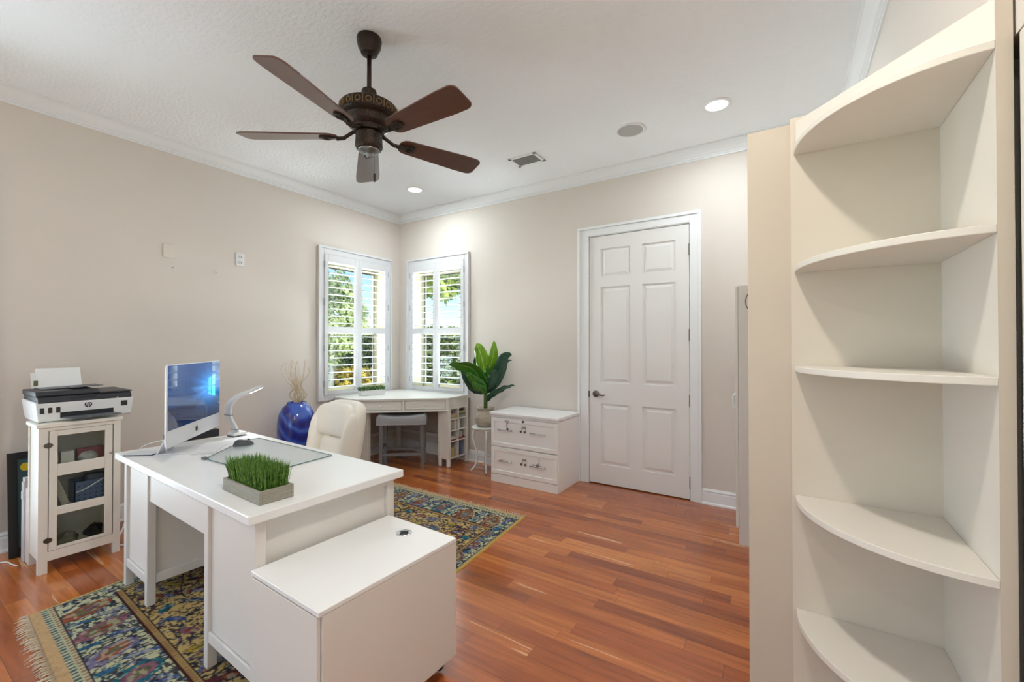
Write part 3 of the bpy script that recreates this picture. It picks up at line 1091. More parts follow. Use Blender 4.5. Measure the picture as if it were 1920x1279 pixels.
# ------------------------------------------------------------------ things on the desk
pad = thing('glass_desk_pad', 'clear glass desk pad lying on the white desk', 'desk pad', (1.95, -2.75, ZD))
M_GLASS = mat('pad_glass', sr(226, 238, 238), 0.04, spec=0.6, trans=0.0, alpha=0.28, coat=0.6)
gp = [(1.755, -2.985), (2.290, -2.965), (2.262, -2.575), (1.47, -2.560), (1.47, -2.66)]
MB().prism(gp, ZD + 0.0015, ZD + 0.0065).build('glass_sheet', M_GLASS, pad, bevel=0.001)
edge = MB()
for i in range(len(gp)):
    p, q = Vector(gp[i] + (0,)), Vector(gp[(i + 1) % len(gp)] + (0,))
    edge.tube([p + Vector((0, 0, ZD + 0.004)), q + Vector((0, 0, ZD + 0.004))], 0.0023, 6)
edge.build('polished_edge', mat('glass_edge', sr(96, 124, 122), 0.2), pad)
MB().box(1.728, 1.768, -2.992, -2.970, ZD + 0.0005, ZD + 0.010).build('corner_clip', M_GREYP, pad, bevel=0.002)

lamp = thing('desk_lamp', 'slim white curved desk lamp, switched on, at the back of the desk', 'desk lamp', (1.26, -2.615, ZD))
ld = Vector((-0.04, 1.0, 0)).normalized()
lw = Vector((-ld.y, ld.x, 0))
lc = Vector((1.255, -2.600, 0))
M_LW = mat('lamp_white', sr(226, 226, 226), 0.35)
bm_ = MB()
bp_ = [lc + ld * a + lw * b_ for a, b_ in ((-0.035, -0.041), (0.045, -0.041), (0.045, 0.041), (-0.035, 0.041))]
bm_.prism([(p.x, p.y) for p in bp_], ZD + 0.006, ZD + 0.030)
bm_.build('base', M_LW, lamp, bevel=0.005)
MB().prism([(p.x, p.y) for p in [lc + ld * a + lw * b_ for a, b_ in ((-0.038, -0.044), (0.048, -0.044), (0.048, 0.044), (-0.038, 0.044))]], ZD + 0.0005, ZD + 0.006).build('foot', M_GREYP, lamp, bevel=0.001)
ctrl = [(0.0, 0.784), (-0.018, 0.83), (-0.042, 0.88), (-0.052, 0.93), (-0.038, 0.98), (0.008, 1.020), (0.066, 1.042)]


def catmull(P, n=6):
    out_ = []
    P = [P[0]] + P + [P[-1]]
    for i in range(1, len(P) - 2):
        for k in range(n):
            t_ = k / n
            a, b2, c2, d2 = [Vector(q) for q in P[i - 1:i + 3]]
            out_.append(0.5 * ((2 * b2) + (c2 - a) * t_ + (2 * a - 5 * b2 + 4 * c2 - d2) * t_ ** 2 + (3 * b2 - a - 3 * c2 + d2) * t_ ** 3))
    out_.append(Vector(P[-2]))
    return out_


def ribbon(path, width, thick):
    """path: 2D (along ld, z) points"""
    mb = MB()
    vs, fs = [], []
    n = len(path)
    for i, p in enumerate(path):
        t_ = (path[min(i + 1, n - 1)] - path[max(i - 1, 0)]).normalized()
        nr = Vector((-t_.y, t_.x))
        for (s, w_) in ((1, 1), (1, -1), (-1, -1), (-1, 1)):
            q = p + nr * s * thick / 2
            vs.append(lc + ld * q.x + Vector((0, 0, q.y)) + lw * w_ * width / 2)
    for i in range(n - 1):
        for k in range(4):
            fs.append((i * 4 + k, i * 4 + (k + 1) % 4, (i + 1) * 4 + (k + 1) % 4, (i + 1) * 4 + k))
    fs += [(0, 1, 2, 3), tuple(range(n * 4 - 4, n * 4))]
    return mb.add(vs, fs)


pth = catmull([Vector(q) for q in ctrl])
smooth_by_angle(ribbon(pth, 0.072, 0.012).build('arm', M_LW, lamp, bevel=0.002), 45)
for zz in (0.806, 0.905):
    k = min(range(len(pth)), key=lambda i: abs(pth[i].y - zz))
    jt = MB()
    p = lc + ld * pth[k].x + Vector((0, 0, pth[k].y))
    vs = [p + ld * a + lw * b_ + Vector((0, 0, c_)) for c_ in (-0.002, 0.002) for a, b_ in ((-0.009, -0.0375), (0.009, -0.0375), (0.009, 0.0375), (-0.009, 0.0375))]
    jt.add(vs, [(0, 3, 2, 1), (4, 5, 6, 7), (0, 1, 5, 4), (1, 2, 6, 5), (2, 3, 7, 6), (3, 0, 4, 7)])
    jt.build('arm_joint', M_GREYP, lamp)
hd = [Vector((0.064, 1.041)), Vector((0.11, 1.056)), Vector((0.165, 1.078))]
ribbon(hd, 0.070, 0.010).build('lamp_head', M_LW, lamp, bevel=0.003)
led = [Vector((0.070, 1.0355)), Vector((0.11, 1.0485)), Vector((0.160, 1.0690))]
ribbon(led, 0.052, 0.003).build('light_strip', mat('lamp_led', (1, 1, 1, 1), 0.5, emit=(1, 1, 1, 1), estr=16), lamp)
lp = lc + ld * 0.12 + Vector((0, 0, 1.040))
light('desk_lamp_light', 'AREA', lp, 0.35, (1, 1, 1), 0.05, 0.04, (0.1, 0.0, -1))

ms_ = thing('computer_mouse', 'dark grey computer mouse on the desk beside the glass pad', 'mouse', (1.59, -2.71, ZD))
mo = Matrix.Translation((1.588, -2.712, ZD + 0.002)) @ Matrix.Rotation(math.radians(72), 4, 'Z')
nu, nv = 20, 9


def msf(i, j):
    a = 2 * PI * i / nu
    ph = PI / 2 * j / (nv - 1)
    x = 0.056 * math.cos(a) * math.cos(ph) ** 0.7
    y = 0.034 * math.sin(a) * math.cos(ph) ** 0.7
    z = 0.036 * math.sin(ph) * (1 - 0.25 * (x / 0.056))
    return (x, y, z)


MB().grid(msf, nu, nv, True).xf(mo).build('shell', mat('mouse_grey', sr(82, 84, 86), 0.35), ms_, smooth=True, subsurf=1)
MB().cyl((0.026, -0.003, 0.028), 0.008, 0.006, 12, 'y').xf(mo).build('scroll_wheel', M_BLACK, ms_)

kb = thing('white_tray', 'thin white flat tray on the desk in front of the monitor', 'tray', (1.50, -2.83, ZD))
kp = [(1.575, -2.985), (1.655, -2.900), (1.425, -2.712), (1.315, -2.80)]
MB().prism(kp, ZD + 0.001, ZD + 0.007).build('plate', M_LW, kb, bevel=0.002)
cc = Vector((sum(p[0] for p in kp) / 4, sum(p[1] for p in kp) / 4))
ki = [(cc.x + (p[0] - cc.x) * 0.9, cc.y + (p[1] - cc.y) * 0.9) for p in kp]
MB().prism(ki, ZD + 0.0072, ZD + 0.0082).build('inset', mat('tray_inset', sr(226, 226, 226), 0.5), kb)

bx_ = tag(MB().box(1.10, 1.165, -2.95, -2.662, ZD + 0.0005, ZD + 0.050).build('black_box', M_BLACK, bevel=0.004),
          'small black box standing on the desk behind the monitor', 'box')
ed = thing('flat_device', 'thin silver tablet with dark edge at the left corner of the desk', 'tablet', (1.33, -3.13, ZD))
em = Matrix.Translation((1.335, -3.120, ZD)) @ Matrix.Rotation(math.radians(38), 4, 'Z')
MB().box(-0.075, 0.075, -0.045, 0.045, 0.0008, 0.006).xf(em).build('body', M_GREYP, ed, bevel=0.002)
MB().box(-0.074, 0.074, -0.044, 0.044, 0.0062, 0.0092).xf(em).build('top_plate', M_ALU, ed, bevel=0.001)
cb_ = MB()
cp = catmull([Vector(q) for q in [(1.29, -3.13, ZD + 0.014), (1.25, -3.08, ZD + 0.035), (1.30, -3.00, ZD + 0.055), (1.36, -3.02, ZD + 0.06), (1.42, -3.05, ZD + 0.04), (1.44, -3.045, ZD + 0.012)]])
cb_.tube(cp, 0.0022, 6)
tag(cb_.build('desk_cable', M_TRIM, smooth=True), 'thin white cable looping from the tablet behind the monitor', 'cable')

# grass in a grey wooden tray
gt = thing('grass_planter', 'green artificial grass in a weathered grey wooden tray on the near corner of the desk', 'planter', (2.52, -3.08, ZD))
MG = Matrix.Translation((2.530, -3.105, ZD)) @ Matrix.Rotation(math.radians(-2.6), 4, 'Z')
M_TRAY = mat('grey_wood_tray', sr(158, 154, 142), 0.8, var=0.25, vscale=12, bump=0.5, bscale=40, stretch=(1, 1, 8))
hx, hy, hz = 0.160, 0.066, 0.052
for (x0, x1, y0, y1) in ((-hx, hx, -hy, -hy + 0.010), (-hx, hx, hy - 0.010, hy), (-hx, -hx + 0.010, -hy + 0.010, hy - 0.010), (hx - 0.010, hx, -hy + 0.010, hy - 0.010)):
    MB().box(x0, x1, y0, y1, 0.001, hz).xf(MG).build('side_board', M_TRAY, gt, bevel=0.0015)
MB().box(-hx + 0.01, hx - 0.01, -hy + 0.01, hy - 0.01, 0.001, 0.036).xf(MG).build('filling', mat('soil', sr(50, 48, 36), 0.9), gt)
rnd = random.Random(5)


def grass(n, hx_, hy_, z0, hmin, hmax, lean, width, rnd_):
    mb = MB()
    for _ in range(n):
        x, y = rnd_.uniform(-hx_, hx_), rnd_.uniform(-hy_, hy_)
        hgt = rnd_.uniform(hmin, hmax)
        a = rnd_.uniform(0, 2 * PI)
        ln = rnd_.uniform(0.0, lean)
        outx = (x / hx_) * 0.012
        outy = (y / hy_) * 0.010
        wx, wy = math.cos(a) * width / 2, math.sin(a) * width / 2
        lx, ly = -math.sin(a) * ln + outx, math.cos(a) * ln + outy
        vs = []
        for (t_, w_) in ((0, 1.0), (0.45, 0.95), (0.8, 0.6), (1.0, 0.08)):
            cx, cy, cz = x + lx * t_ ** 2, y + ly * t_ ** 2, z0 + hgt * t_
            vs += [(cx - wx * w_, cy - wy * w_, cz), (cx + wx * w_, cy + wy * w_, cz)]
        mb.add(vs, [(0, 1, 3, 2), (2, 3, 5, 4), (4, 5, 7, 6)])
    return mb


def grass_mat(name, c0, c1):
    m_ = bpy.data.materials.new(name)
    m_.use_nodes = True
    nt_ = m_.node_tree
    b_ = nt_.nodes['Principled BSDF']
    tc2 = nt_.nodes.new('ShaderNodeTexCoord')
    no_ = nt_.nodes.new('ShaderNodeTexNoise')
    no_.inputs['Scale'].default_value = 90
    nt_.links.new(tc2.outputs['Object'], no_.inputs[0])
    rp = nt_.nodes.new('ShaderNodeValToRGB')
    rp.color_ramp.elements[0].position = 0.35
    rp.color_ramp.elements[0].color = c0
    rp.color_ramp.elements[1].position = 0.65
    rp.color_ramp.elements[1].color = c1
    nt_.links.new(no_.outputs[0], rp.inputs[0])
    nt_.links.new(rp.outputs[0], b_.inputs['Base Color'])
    b_.inputs['Roughness'].default_value = 0.5
    return m_


M_GRASS = grass_mat('grass_blades', sr(58, 96, 34), sr(126, 170, 74))
go = grass(3400, hx - 0.016, hy - 0.014, 0.034, 0.075, 0.112, 0.020, 0.0030, rnd).xf(MG).build('grass', M_GRASS, gt, fix=False)
tag(go, None, None, None, 'stuff')

# ------------------------------------------------------------------ office chair
chr_ = thing('office_chair', 'cream leather office chair with padded headrest behind the desk', 'chair', (1.405, -2.10, 0), math.radians(-6))
CM = Matrix.Translation((1.405, -2.10, 0)) @ Matrix.Rotation(math.radians(-6), 4, 'Z')


def pillow(cx, cy, cz, sx_, sy_, sz_, e=0.35, nu=32, nv=17, fn=None):
    def f(i, j):
        a = 2 * PI * i / nu
        ph = -PI / 2 + PI * j / (nv - 1)

        def se(c_, ex):
            return math.copysign(abs(c_) ** ex, c_)
        x = se(math.cos(a), e) * se(math.cos(ph), e)
        z = se(math.sin(a), e) * se(math.cos(ph), e)
        y = se(math.sin(ph), 0.8)
        p = Vector((cx + x * sx_, cy + y * sy_, cz + z * sz_))
        return tuple(fn(p)) if fn else tuple(p)
    return MB().grid(f, nu, nv, True)


def lean(p):
    z = p.z
    t_ = (z - 0.48)
    w_ = 1.0 - 0.25 * max(0, (z - 0.80) / 0.1) ** 2 * 0.2
    return Vector((p.x * w_, p.y + 0.16 * t_ - 0.15 * (p.x / 0.27) ** 2 * 0.45, z))


pillow(0, 0.20, 0.665, 0.262, 0.075, 0.260, 0.38, fn=lean).xf(CM).build('back_shell', M_LEATHER, chr_, smooth=True)
pillow(-0.012, 0.126, 0.785, 0.232, 0.055, 0.127, 0.5, fn=lean).xf(CM).build('headrest_pad', M_LEATHER, chr_, smooth=True)
pillow(-0.005, 0.135, 0.550, 0.165, 0.050, 0.122, 0.42, fn=lean).xf(CM).build('lumbar_pad', M_LEATHER, chr_, smooth=True)
for s in (-1, 1):
    pillow(s * 0.222, 0.140, 0.625, 0.045, 0.070, 0.225, 0.6, fn=lean).xf(CM).build('side_bolster', M_LEATHER, chr_, smooth=True)
pm_ = MB()
pm_.tube([lean(Vector((0.19 * math.cos(q), 0.088 + 0.03 * abs(math.cos(q)), 0.700 - 0.036 * math.sin(q)))) for q in [PI * i / 16 for i in range(17)]], 0.005, 6)
pm_.xf(CM).build('piping', mat('leather_seam', sr(206, 194, 170), 0.5), chr_, smooth=True)
pillow(0, -0.06, 0.0, 0.255, 0.245, 0.055, 0.4).xf(Matrix.Identity(4))
sp_ = MB()
nu, nv = 32, 13


def seatf(i, j):
    a = 2 * PI * i / nu
    ph = -PI / 2 + PI * j / (nv - 1)
    se = lambda c_, ex: math.copysign(abs(c_) ** ex, c_)
    return (0.255 * se(math.cos(a), 0.45) * se(math.cos(ph), 0.5), -0.06 + 0.245 * se(math.sin(a), 0.45) * se(math.cos(ph), 0.5), 0.445 + 0.055 * se(math.sin(ph), 0.9))


sp_.grid(seatf, nu, nv, True)
sp_.xf(CM).build('seat', M_LEATHER, chr_, smooth=True)
MB().cyl((0, -0.03, 0.09), 0.028, 0.30, 16).xf(CM).build('gas_column', M_CHROME, chr_)
for k in range(5):
    a = 2 * PI * k / 5 + 0.3
    lg = MB()
    lg.tube([(0, -0.03, 0.125), (0.14 * math.cos(a), -0.03 + 0.14 * math.sin(a), 0.10), (0.27 * math.cos(a), -0.03 + 0.27 * math.sin(a), 0.072)], [0.026, 0.021, 0.015], 8)
    lo = lg.xf(CM).build('base_leg', M_CHROME, chr_)
    cx, cy = 0.27 * math.cos(a), -0.03 + 0.27 * math.sin(a)
    MB().cyl((cx - 0.02, cy, 0.034), 0.0245, 0.04, 14, 'x').box(cx - 0.012, cx + 0.012, cy - 0.012, cy + 0.012, 0.045, 0.075).xf(CM).build('caster', M_BLACK, lo)

# ------------------------------------------------------------------ glass door cabinet with printer
cab = thing('display_cabinet', 'slim cream cabinet with a three pane glass door under the printer', 'cabinet', (0.51, -3.22, 0))
KX0, KX1, KY0, KY1, KZ = 0.385, 0.640, -3.402, -3.028, 0.872
m = MB()
m.box(KX0, KX0 + 0.008, KY0 + 0.01, KY1 - 0.01, 0.09, KZ)                 # back
m.box(KX0, KX1 - 0.022, KY0 + 0.006, KY0 + 0.020, 0.075, KZ)              # side toward viewer
m.box(KX0, KX1 - 0.022, KY1 - 0.020, KY1 - 0.006, 0.075, KZ)
m.box(KX0, KX1 - 0.022, KY0 + 0.02, KY1 - 0.02, 0.085, 0.100)
m.box(KX1 - 0.020, KX1, KY0 + 0.040, KY1 - 0.034, 0.072, 0.128)           # front bottom rail
m.box(KX1 - 0.020, KX1, KY0 + 0.040, KY1 - 0.034, 0.850, KZ)
m.build('carcass', M_CREAMW, cab, bevel=0.0015)
for (y0, y1) in ((KY0, KY0 + 0.042), (KY1 - 0.036, KY1)):
    MB().box(KX1 - 0.030, KX1, y0, y1, 0.0, KZ).build('leg', M_CREAMW, cab, bevel=0.002)
    MB().box(KX0, KX0 + 0.028, y0, y1, 0.0, KZ).build('leg', M_CREAMW, cab, bevel=0.002)
MB().box(KX0 - 0.004, KX1 + 0.010, KY0 - 0.010, KY1 + 0.010, KZ, KZ + 0.022).build('top', M_CREAMW, cab, bevel=0.003)
for zz in (0.352, 0.600):
    MB().box(KX0 + 0.008, KX1 - 0.028, KY0 + 0.020, KY1 - 0.020, zz, zz + 0.012).build('shelf', M_CREAMW, cab)
dy0, dy1 = -3.357, -3.069
dz0, dz1 = 0.130, 0.848
m = MB()
oy0, oy1 = -3.322, -3.106
rows = [(0.148, 0.337), (0.386, 0.572), (0.643, 0.816)]
m.box(KX1 - 0.017, KX1 + 0.001, dy0, oy0, dz0, dz1).box(KX1 - 0.017, KX1 + 0.001, oy1, dy1, dz0, dz1)
zz = [dz0] + [z for r in rows for z in r] + [dz1]
for k in range(0, len(zz), 2):
    m.box(KX1 - 0.017, KX1 + 0.001, oy0, oy1, zz[k], zz[k + 1])
dco = m.build('door', M_CREAMW, cab, bevel=0.0015)
GLASS_THIN = bpy.data.materials.get('window_glass')
for (z0, z1) in rows:
    MB().box(KX1 - 0.010, KX1 - 0.007, oy0 - 0.003, oy1 + 0.003, z0 - 0.003, z1 + 0.003).build('glass_pane', GLASS_THIN, dco)
MB().lathe([(0.004, 0.0), (0.004, 0.010), (0.008, 0.014), (0.008, 0.020), (0.003, 0.023)], (KX1 + 0.001, -3.083, 0.668), 14, 'x').build('knob', M_CHROME, dco, smooth=True)
for zc in (0.764, 0.196):
    hm = MB()
    for s in (-1, 1):
        pts = [(s * 0.002 + s * 0.017 * (1 - math.cos(q)) / 2 * 1.0, 0.014 * math.sin(q)) for q in [PI * i / 10 * 1.0 for i in range(11)]]
        poly = [(dy0 - 0.004 + s * 0.0015 + s * 0.018 * math.sin(PI * i / 12), zc + 0.015 * math.cos(PI * i / 12)) for i in range(13)]
        hm.plate([(p[0], p[1]) for p in poly], (KX1 + 0.001, 0, 0), (0, 1, 0), (0, 0, 1), 0.003)
    hm.cyl((KX1 + 0.004, dy0 - 0.004, zc - 0.017), 0.0028, 0.034, 8)
    hm.build('hinge', M_DNICKEL, dco)

# contents of the cabinet
tag(MB().box(0.545, 0.600, -3.300, -3.240, 0.6125, 0.705).build('small_carton', mat('carton_white', sr(220, 216, 208), 0.7), bevel=0.002), 'small upright white carton on the top shelf inside the glass cabinet', 'box')
tag(MB().box(0.55, 0.605, -3.345 + 0.005, -3.305, 0.6125, 0.640).build('flat_carton', mat('carton_beige', sr(206, 190, 172), 0.7), bevel=0.002), 'low beige carton beside the upright carton, top shelf of the glass cabinet', 'box')


def lump(c, s, seed, n=14, amp=0.28):
    rn = random.Random(seed)
    ph = [(rn.uniform(1, 5), rn.uniform(0, 6.28), rn.uniform(1, 5), rn.uniform(0, 6.28)) for _ in range(4)]

    def f(i, j):
        a = 2 * PI * i / (2 * n)
        e = -PI / 2 + PI * j / (n - 1)
        r = 1 + amp * sum(math.sin(p[0] * a * 1.0 // 1 * 0 + round(p[0]) * a + p[1]) * math.cos(p[2] * e + p[3]) for p in ph) / 3
        return (c[0] + s[0] * r * math.cos(a) * math.cos(e), c[1] + s[1] * r * math.sin(a) * math.cos(e), max(c[2] - s[2], c[2] + s[2] * r * math.sin(e)))
    return MB().grid(f, 2 * n, n, True)


tag(lump((0.555, -3.17, 0.6455), (0.035, 0.045, 0.033), 3).build('crumpled_bag', mat('bag_white', sr(206, 202, 198), 0.6), smooth=True), 'crumpled white bag on the top shelf of the glass cabinet', 'bag')
tag(MB().box(0.44, 0.49, -3.20, -3.07, 0.6125, 0.690).build('pink_box', mat('box_pink', sr(176, 100, 106), 0.6), bevel=0.003), 'pink box at the back of the top shelf in the glass cabinet', 'box')
# blue basket
bk = thing('storage_basket', 'blue plastic basket with small holes and white handle on the middle cabinet shelf', 'basket', (0.52, -3.17, 0.3645))
m = MB()
bz0, bz1 = 0.3645, 0.500
bo = [(0.455, -3.235), (0.595, -3.235), (0.595, -3.065), (0.455, -3.065)]
for i in range(4):
    p, q = bo[i], bo[(i + 1) % 4]
    m.box(min(p[0], q[0]) - 0.002, max(p[0], q[0]) + 0.002, min(p[1], q[1]) - 0.002, max(p[1], q[1]) + 0.002, bz0, bz1)
m.box(0.455, 0.595, -3.235, -3.065, bz0, bz0 + 0.004)
bb = m.build('basket_body', mat('basket_blue', sr(84, 104, 142), 0.5), bk)
hm = MB()
for i in range(6):
    for j in range(4):
        hm.box(0.5968, 0.5976, -3.222 + i * 0.027, -3.214 + i * 0.027, bz0 + 0.02 + j * 0.027, bz0 + 0.028 + j * 0.027)
hm.build('holes', mat('basket_hole', sr(30, 36, 56), 0.8), bb)
MB().tube([(0.601, -3.262 + 0.03, 0.440), (0.603, -3.20, 0.446), (0.603, -3.14, 0.478), (0.600, -3.10, 0.500)], 0.004, 6).build('handle', M_TRIM, bk, smooth=True)
tag(MB().box(0.52, 0.585, -3.18, -3.09, 0.372, 0.535).build('dark_pouch', mat('pouch_dark', sr(60, 66, 84), 0.7), bevel=0.01), 'dark pouch standing in the blue basket', 'pouch')
bmx = Matrix.Translation((0.585, -3.250, 0.3775)) @ Matrix.Rotation(math.radians(17), 4, 'X')
tag(MB().box(-0.055, 0.0, -0.040, -0.005, 0.004, 0.195).xf(bmx).build('leaning_box', mat('box_kraft', sr(186, 176, 158), 0.7, var=0.1), bevel=0.002), 'narrow pale box leaning against the blue basket', 'box')
tag(lump((0.54, -3.26, 0.1445), (0.045, 0.055, 0.043), 8, amp=0.5).build('folded_cloth', mat('cloth_grey', sr(120, 116, 100), 0.9, var=0.3, vscale=30), smooth=True), 'grey green crumpled cloth on the bottom of the glass cabinet', 'cloth')
tag(lump((0.54, -3.13, 0.1485), (0.042, 0.042, 0.047), 11, amp=0.5).build('coiled_cord', mat('cord_dark', sr(46, 48, 54), 0.6, var=0.4, vscale=60), smooth=True), 'dark coiled cords beside the cloth in the glass cabinet', 'cord')

# printer
PZ0 = 0.895
prn = thing('inkjet_printer', 'white and black all in one printer with paper in its rear tray, on the cabinet', 'printer', (0.40, -3.17, PZ0))
M_PW = mat('printer_white', sr(232, 232, 232), 0.4)
M_PB = mat('printer_charcoal', sr(50, 52, 58), 0.42)
px0, px1, py0, py1 = 0.205, 0.575, -3.405, -2.945
sec = [(px0 + 0.01, PZ0 + 0.012), (px0 + 0.05, PZ0 + 0.0005), (px1 - 0.010, PZ0 + 0.0005), (px1, PZ0 + 0.010), (px1 + 0.004, 1.012), (px1 - 0.03, 1.020), (px0, 1.020)]


def side_prism(sec_, y0, y1, taper=0.0):
    mb = MB()
    n_ = len(sec_)
    vs_ = [(x, y0 + (taper if z < PZ0 + 0.03 else 0), z) for x, z in sec_] + [(x, y1 - (taper if z < PZ0 + 0.03 else 0), z) for x, z in sec_]
    fs_ = [(i, (i + 1) % n_, n_ + (i + 1) % n_, n_ + i) for i in range(n_)] + [tuple(range(n_)), tuple(range(2 * n_ - 1, n_ - 1, -1))]
    return mb.add(vs_, fs_)


pbod = side_prism(sec, py0, py1, 0.012).build('body', M_PW, prn, bevel=0.006)
side_prism([(px0 + 0.004, 1.0205), (px1 - 0.028, 1.0205), (px1 + 0.003, 1.012), (px1 + 0.001, 1.030), (px1 - 0.020, 1.050), (px0 + 0.004, 1.050)], py0 + 0.010, py1 - 0.010).build('scanner_base', M_PB, prn, bevel=0.004)
side_prism([(px0, 1.051), (px1 - 0.020, 1.051), (px1 - 0.015, 1.060), (px1 - 0.030, 1.082), (px0, 1.082)], py0 + 0.004, py0 + 0.285).build('document_feeder', M_PB, prn, bevel=0.004)
side_prism([(px0, 1.051), (px1 - 0.012, 1.051), (px1 - 0.014, 1.060), (px0, 1.062)], py0 + 0.29, py1 - 0.004).build('scanner_lid', M_PB, prn, bevel=0.002)
for (z, y0, y1, x0, x1) in ((1.087, py0 + 0.05, py0 + 0.345, px0 + 0.03, px0 + 0.21), (1.095, py0 + 0.17, py0 + 0.30, px0 + 0.16, px0 + 0.30)):
    mm = MB()
    mm.add([(x0, y0, z - 0.003), (x1, y0, z - 0.003), (x1, y1, z + 0.004), (x0, y1, z + 0.004), (x0, y0, z), (x1, y0, z), (x1, y1, z + 0.007), (x0, y1, z + 0.007)],
           [(0, 3, 2, 1), (4, 5, 6, 7), (0, 1, 5, 4), (1, 2, 6, 5), (2, 3, 7, 6), (3, 0, 4, 7)])
    mm.build('feeder_tray', M_GREYP, prn)
MB().box(px1 + 0.0, px1 + 0.002, py0 + 0.15, py0 + 0.27, 1.031, 1.041).build('feeder_slot', M_BLACK, prn)
mm = MB()
xb = px0 + 0.012
mm.add([(xb, -3.360, 1.05), (xb, -3.135, 1.05), (xb - 0.055, -3.135, 1.180), (xb - 0.055, -3.360, 1.180),
        (xb - 0.004, -3.360, 1.05), (xb - 0.004, -3.135, 1.05), (xb - 0.059, -3.135, 1.180), (xb - 0.059, -3.360, 1.180)],
       [(0, 1, 2, 3), (7, 6, 5, 4), (0, 4, 5, 1), (1, 5, 6, 2), (2, 6, 7, 3), (3, 7, 4, 0)])
rt = mm.build('rear_paper_tray', M_PW, prn)
MB().plate([(-3.352, 1.098), (-3.332, 1.098), (-3.332, 1.132), (-3.352, 1.132)], (xb - 0.014, 0, 0), (0, 1, 0), (0, 0, 1), 0.001).build('tray_sticker', mat('sticker_olive', sr(110, 112, 70), 0.6), rt)
mm = MB()
y0p, y1p = -3.338, -3.122
xo = xb + 0.004
mm.add([(xo, y0p, 1.05), (xo, y1p, 1.05), (xo - 0.066, y1p, 1.210), (xo - 0.066, y0p, 1.210),
        (xo - 0.003, y0p, 1.05), (xo - 0.003, y1p, 1.05), (xo - 0.069, y1p, 1.210), (xo - 0.069, y0p, 1.210)],
       [(0, 1, 2, 3), (7, 6, 5, 4), (0, 4, 5, 1), (1, 5, 6, 2), (2, 6, 7, 3), (3, 7, 4, 0)])
mm.build('paper_stack', mat('paper_white', sr(240, 240, 240), 0.8), prn)
# front: output slot, tray, ink windows, round mark, display
fxp = px1 + 0.0025
MB().box(fxp - 0.004, fxp + 0.001, -3.300, -3.050, 0.915, 0.950).build('output_slot', M_BLACK, prn)
ot = MB()
ot.add([(fxp, -3.290, 0.9155), (fxp + 0.085, -3.265, 0.9155), (fxp + 0.085, -3.030, 0.9155), (fxp, -3.050, 0.9155),
        (fxp, -3.290, 0.9215), (fxp + 0.085, -3.265, 0.9205), (fxp + 0.085, -3.030, 0.9205), (fxp, -3.050, 0.9215)],
       [(0, 3, 2, 1), (4, 5, 6, 7), (0, 1, 5, 4), (1, 2, 6, 5), (2, 3, 7, 6), (3, 0, 4, 7)])
ot.build('output_tray', M_GREYP, prn, bevel=0.001)
for k, c_ in enumerate((sr(44, 58, 62), sr(60, 46, 42), sr(54, 48, 40))):
    yc = -3.378 + k * 0.0345
    MB().plate([(p[0], p[1]) for p in [(yc + a * 0.0095, 0.968 + b_ * 0.0175) for a, b_ in ((-1, -0.8), (-0.7, -1), (0.7, -1), (1, -0.8), (1, 0.8), (0.7, 1), (-0.7, 1), (-1, 0.8))]],
               (fxp - 0.001, 0, 0), (0, 1, 0), (0, 0, 1), 0.002).build('ink_window', mat('ink_%d' % k, c_, 0.2), prn)
MB().box(fxp - 0.001, fxp + 0.0015, -3.012, -2.978, 0.958, 0.992).build('display', M_BLACK, prn, bevel=0.001)
lg_ = MB().plate([(0.018 * math.cos(2 * PI * i / 28), 0.018 * math.sin(2 * PI * i / 28)) for i in range(28)], (fxp, -3.173, 0.986), (0, 1, 0), (0, 0, 1), 0.001).build('round_logo', M_BLACK, prn)
lt = MB()


def stroke(pts, wdt):
    for (a, b_) in zip(pts[:-1], pts[1:]):
        a, b_ = Vector(a), Vector(b_)
        d_ = (b_ - a).normalized()
        nr = Vector((-d_.y, d_.x)) * wdt / 2
        poly = [a - nr, b_ - nr, b_ + nr, a + nr]
        lt.plate([(p.x, p.y) for p in poly], (fxp + 0.001, -3.173, 0.986), (0, 1, 0), (0, 0, 1), 0.0006)


stroke([(-0.011, -0.008), (-0.004, 0.0175)], 0.0028)      # h
stroke([(-0.0075, 0.0065), (-0.002, 0.0065), (-0.0015, 0.004), (-0.0048, -0.008)], 0.0024)
stroke([(0.0045, 0.0065), (-0.0012, -0.0170)], 0.0026)    # p
stroke([(0.0045, 0.0065), (0.0105, 0.0065), (0.0112, 0.004), (0.008, -0.0068), (0.0018, -0.0068)], 0.0024)
lt.build('logo_letters', M_PW, lg_)
MB().lathe([(0.004, 0), (0.004, 0.0015)], (px1 + 0.0025, -3.03, 1.018), 10, 'x').build('power_button', M_ALU, prn)

# things leaning behind the cabinet
fr_ = thing('framed_poster', 'black framed poster with teal and yellow print leaning behind the cabinet', 'picture', (0.12, -3.2, 0))
FM = Matrix.Translation((0.190, 0, 0.0)) @ Matrix.Rotation(math.radians(-8), 4, 'Y')
y0, y1 = -3.450, -2.97
m = MB()
m.box(-0.012, 0.012, y0, y0 + 0.042, 0.002, 0.665).box(-0.012, 0.012, y1 - 0.042, y1, 0.002, 0.665).box(-0.012, 0.012, y0 + 0.042, y1 - 0.042, 0.002, 0.062).box(-0.012, 0.012, y0 + 0.042, y1 - 0.042, 0.622, 0.665)
m.xf(FM).build('frame', mat('frame_black', sr(22, 22, 22), 0.4), fr_)
pr_ = MB().box(-0.008, 0.006, y0 + 0.041, y1 - 0.041, 0.06, 0.623).xf(FM).build('print', mat('print_teal', sr(60, 88, 92), 0.6), fr_)
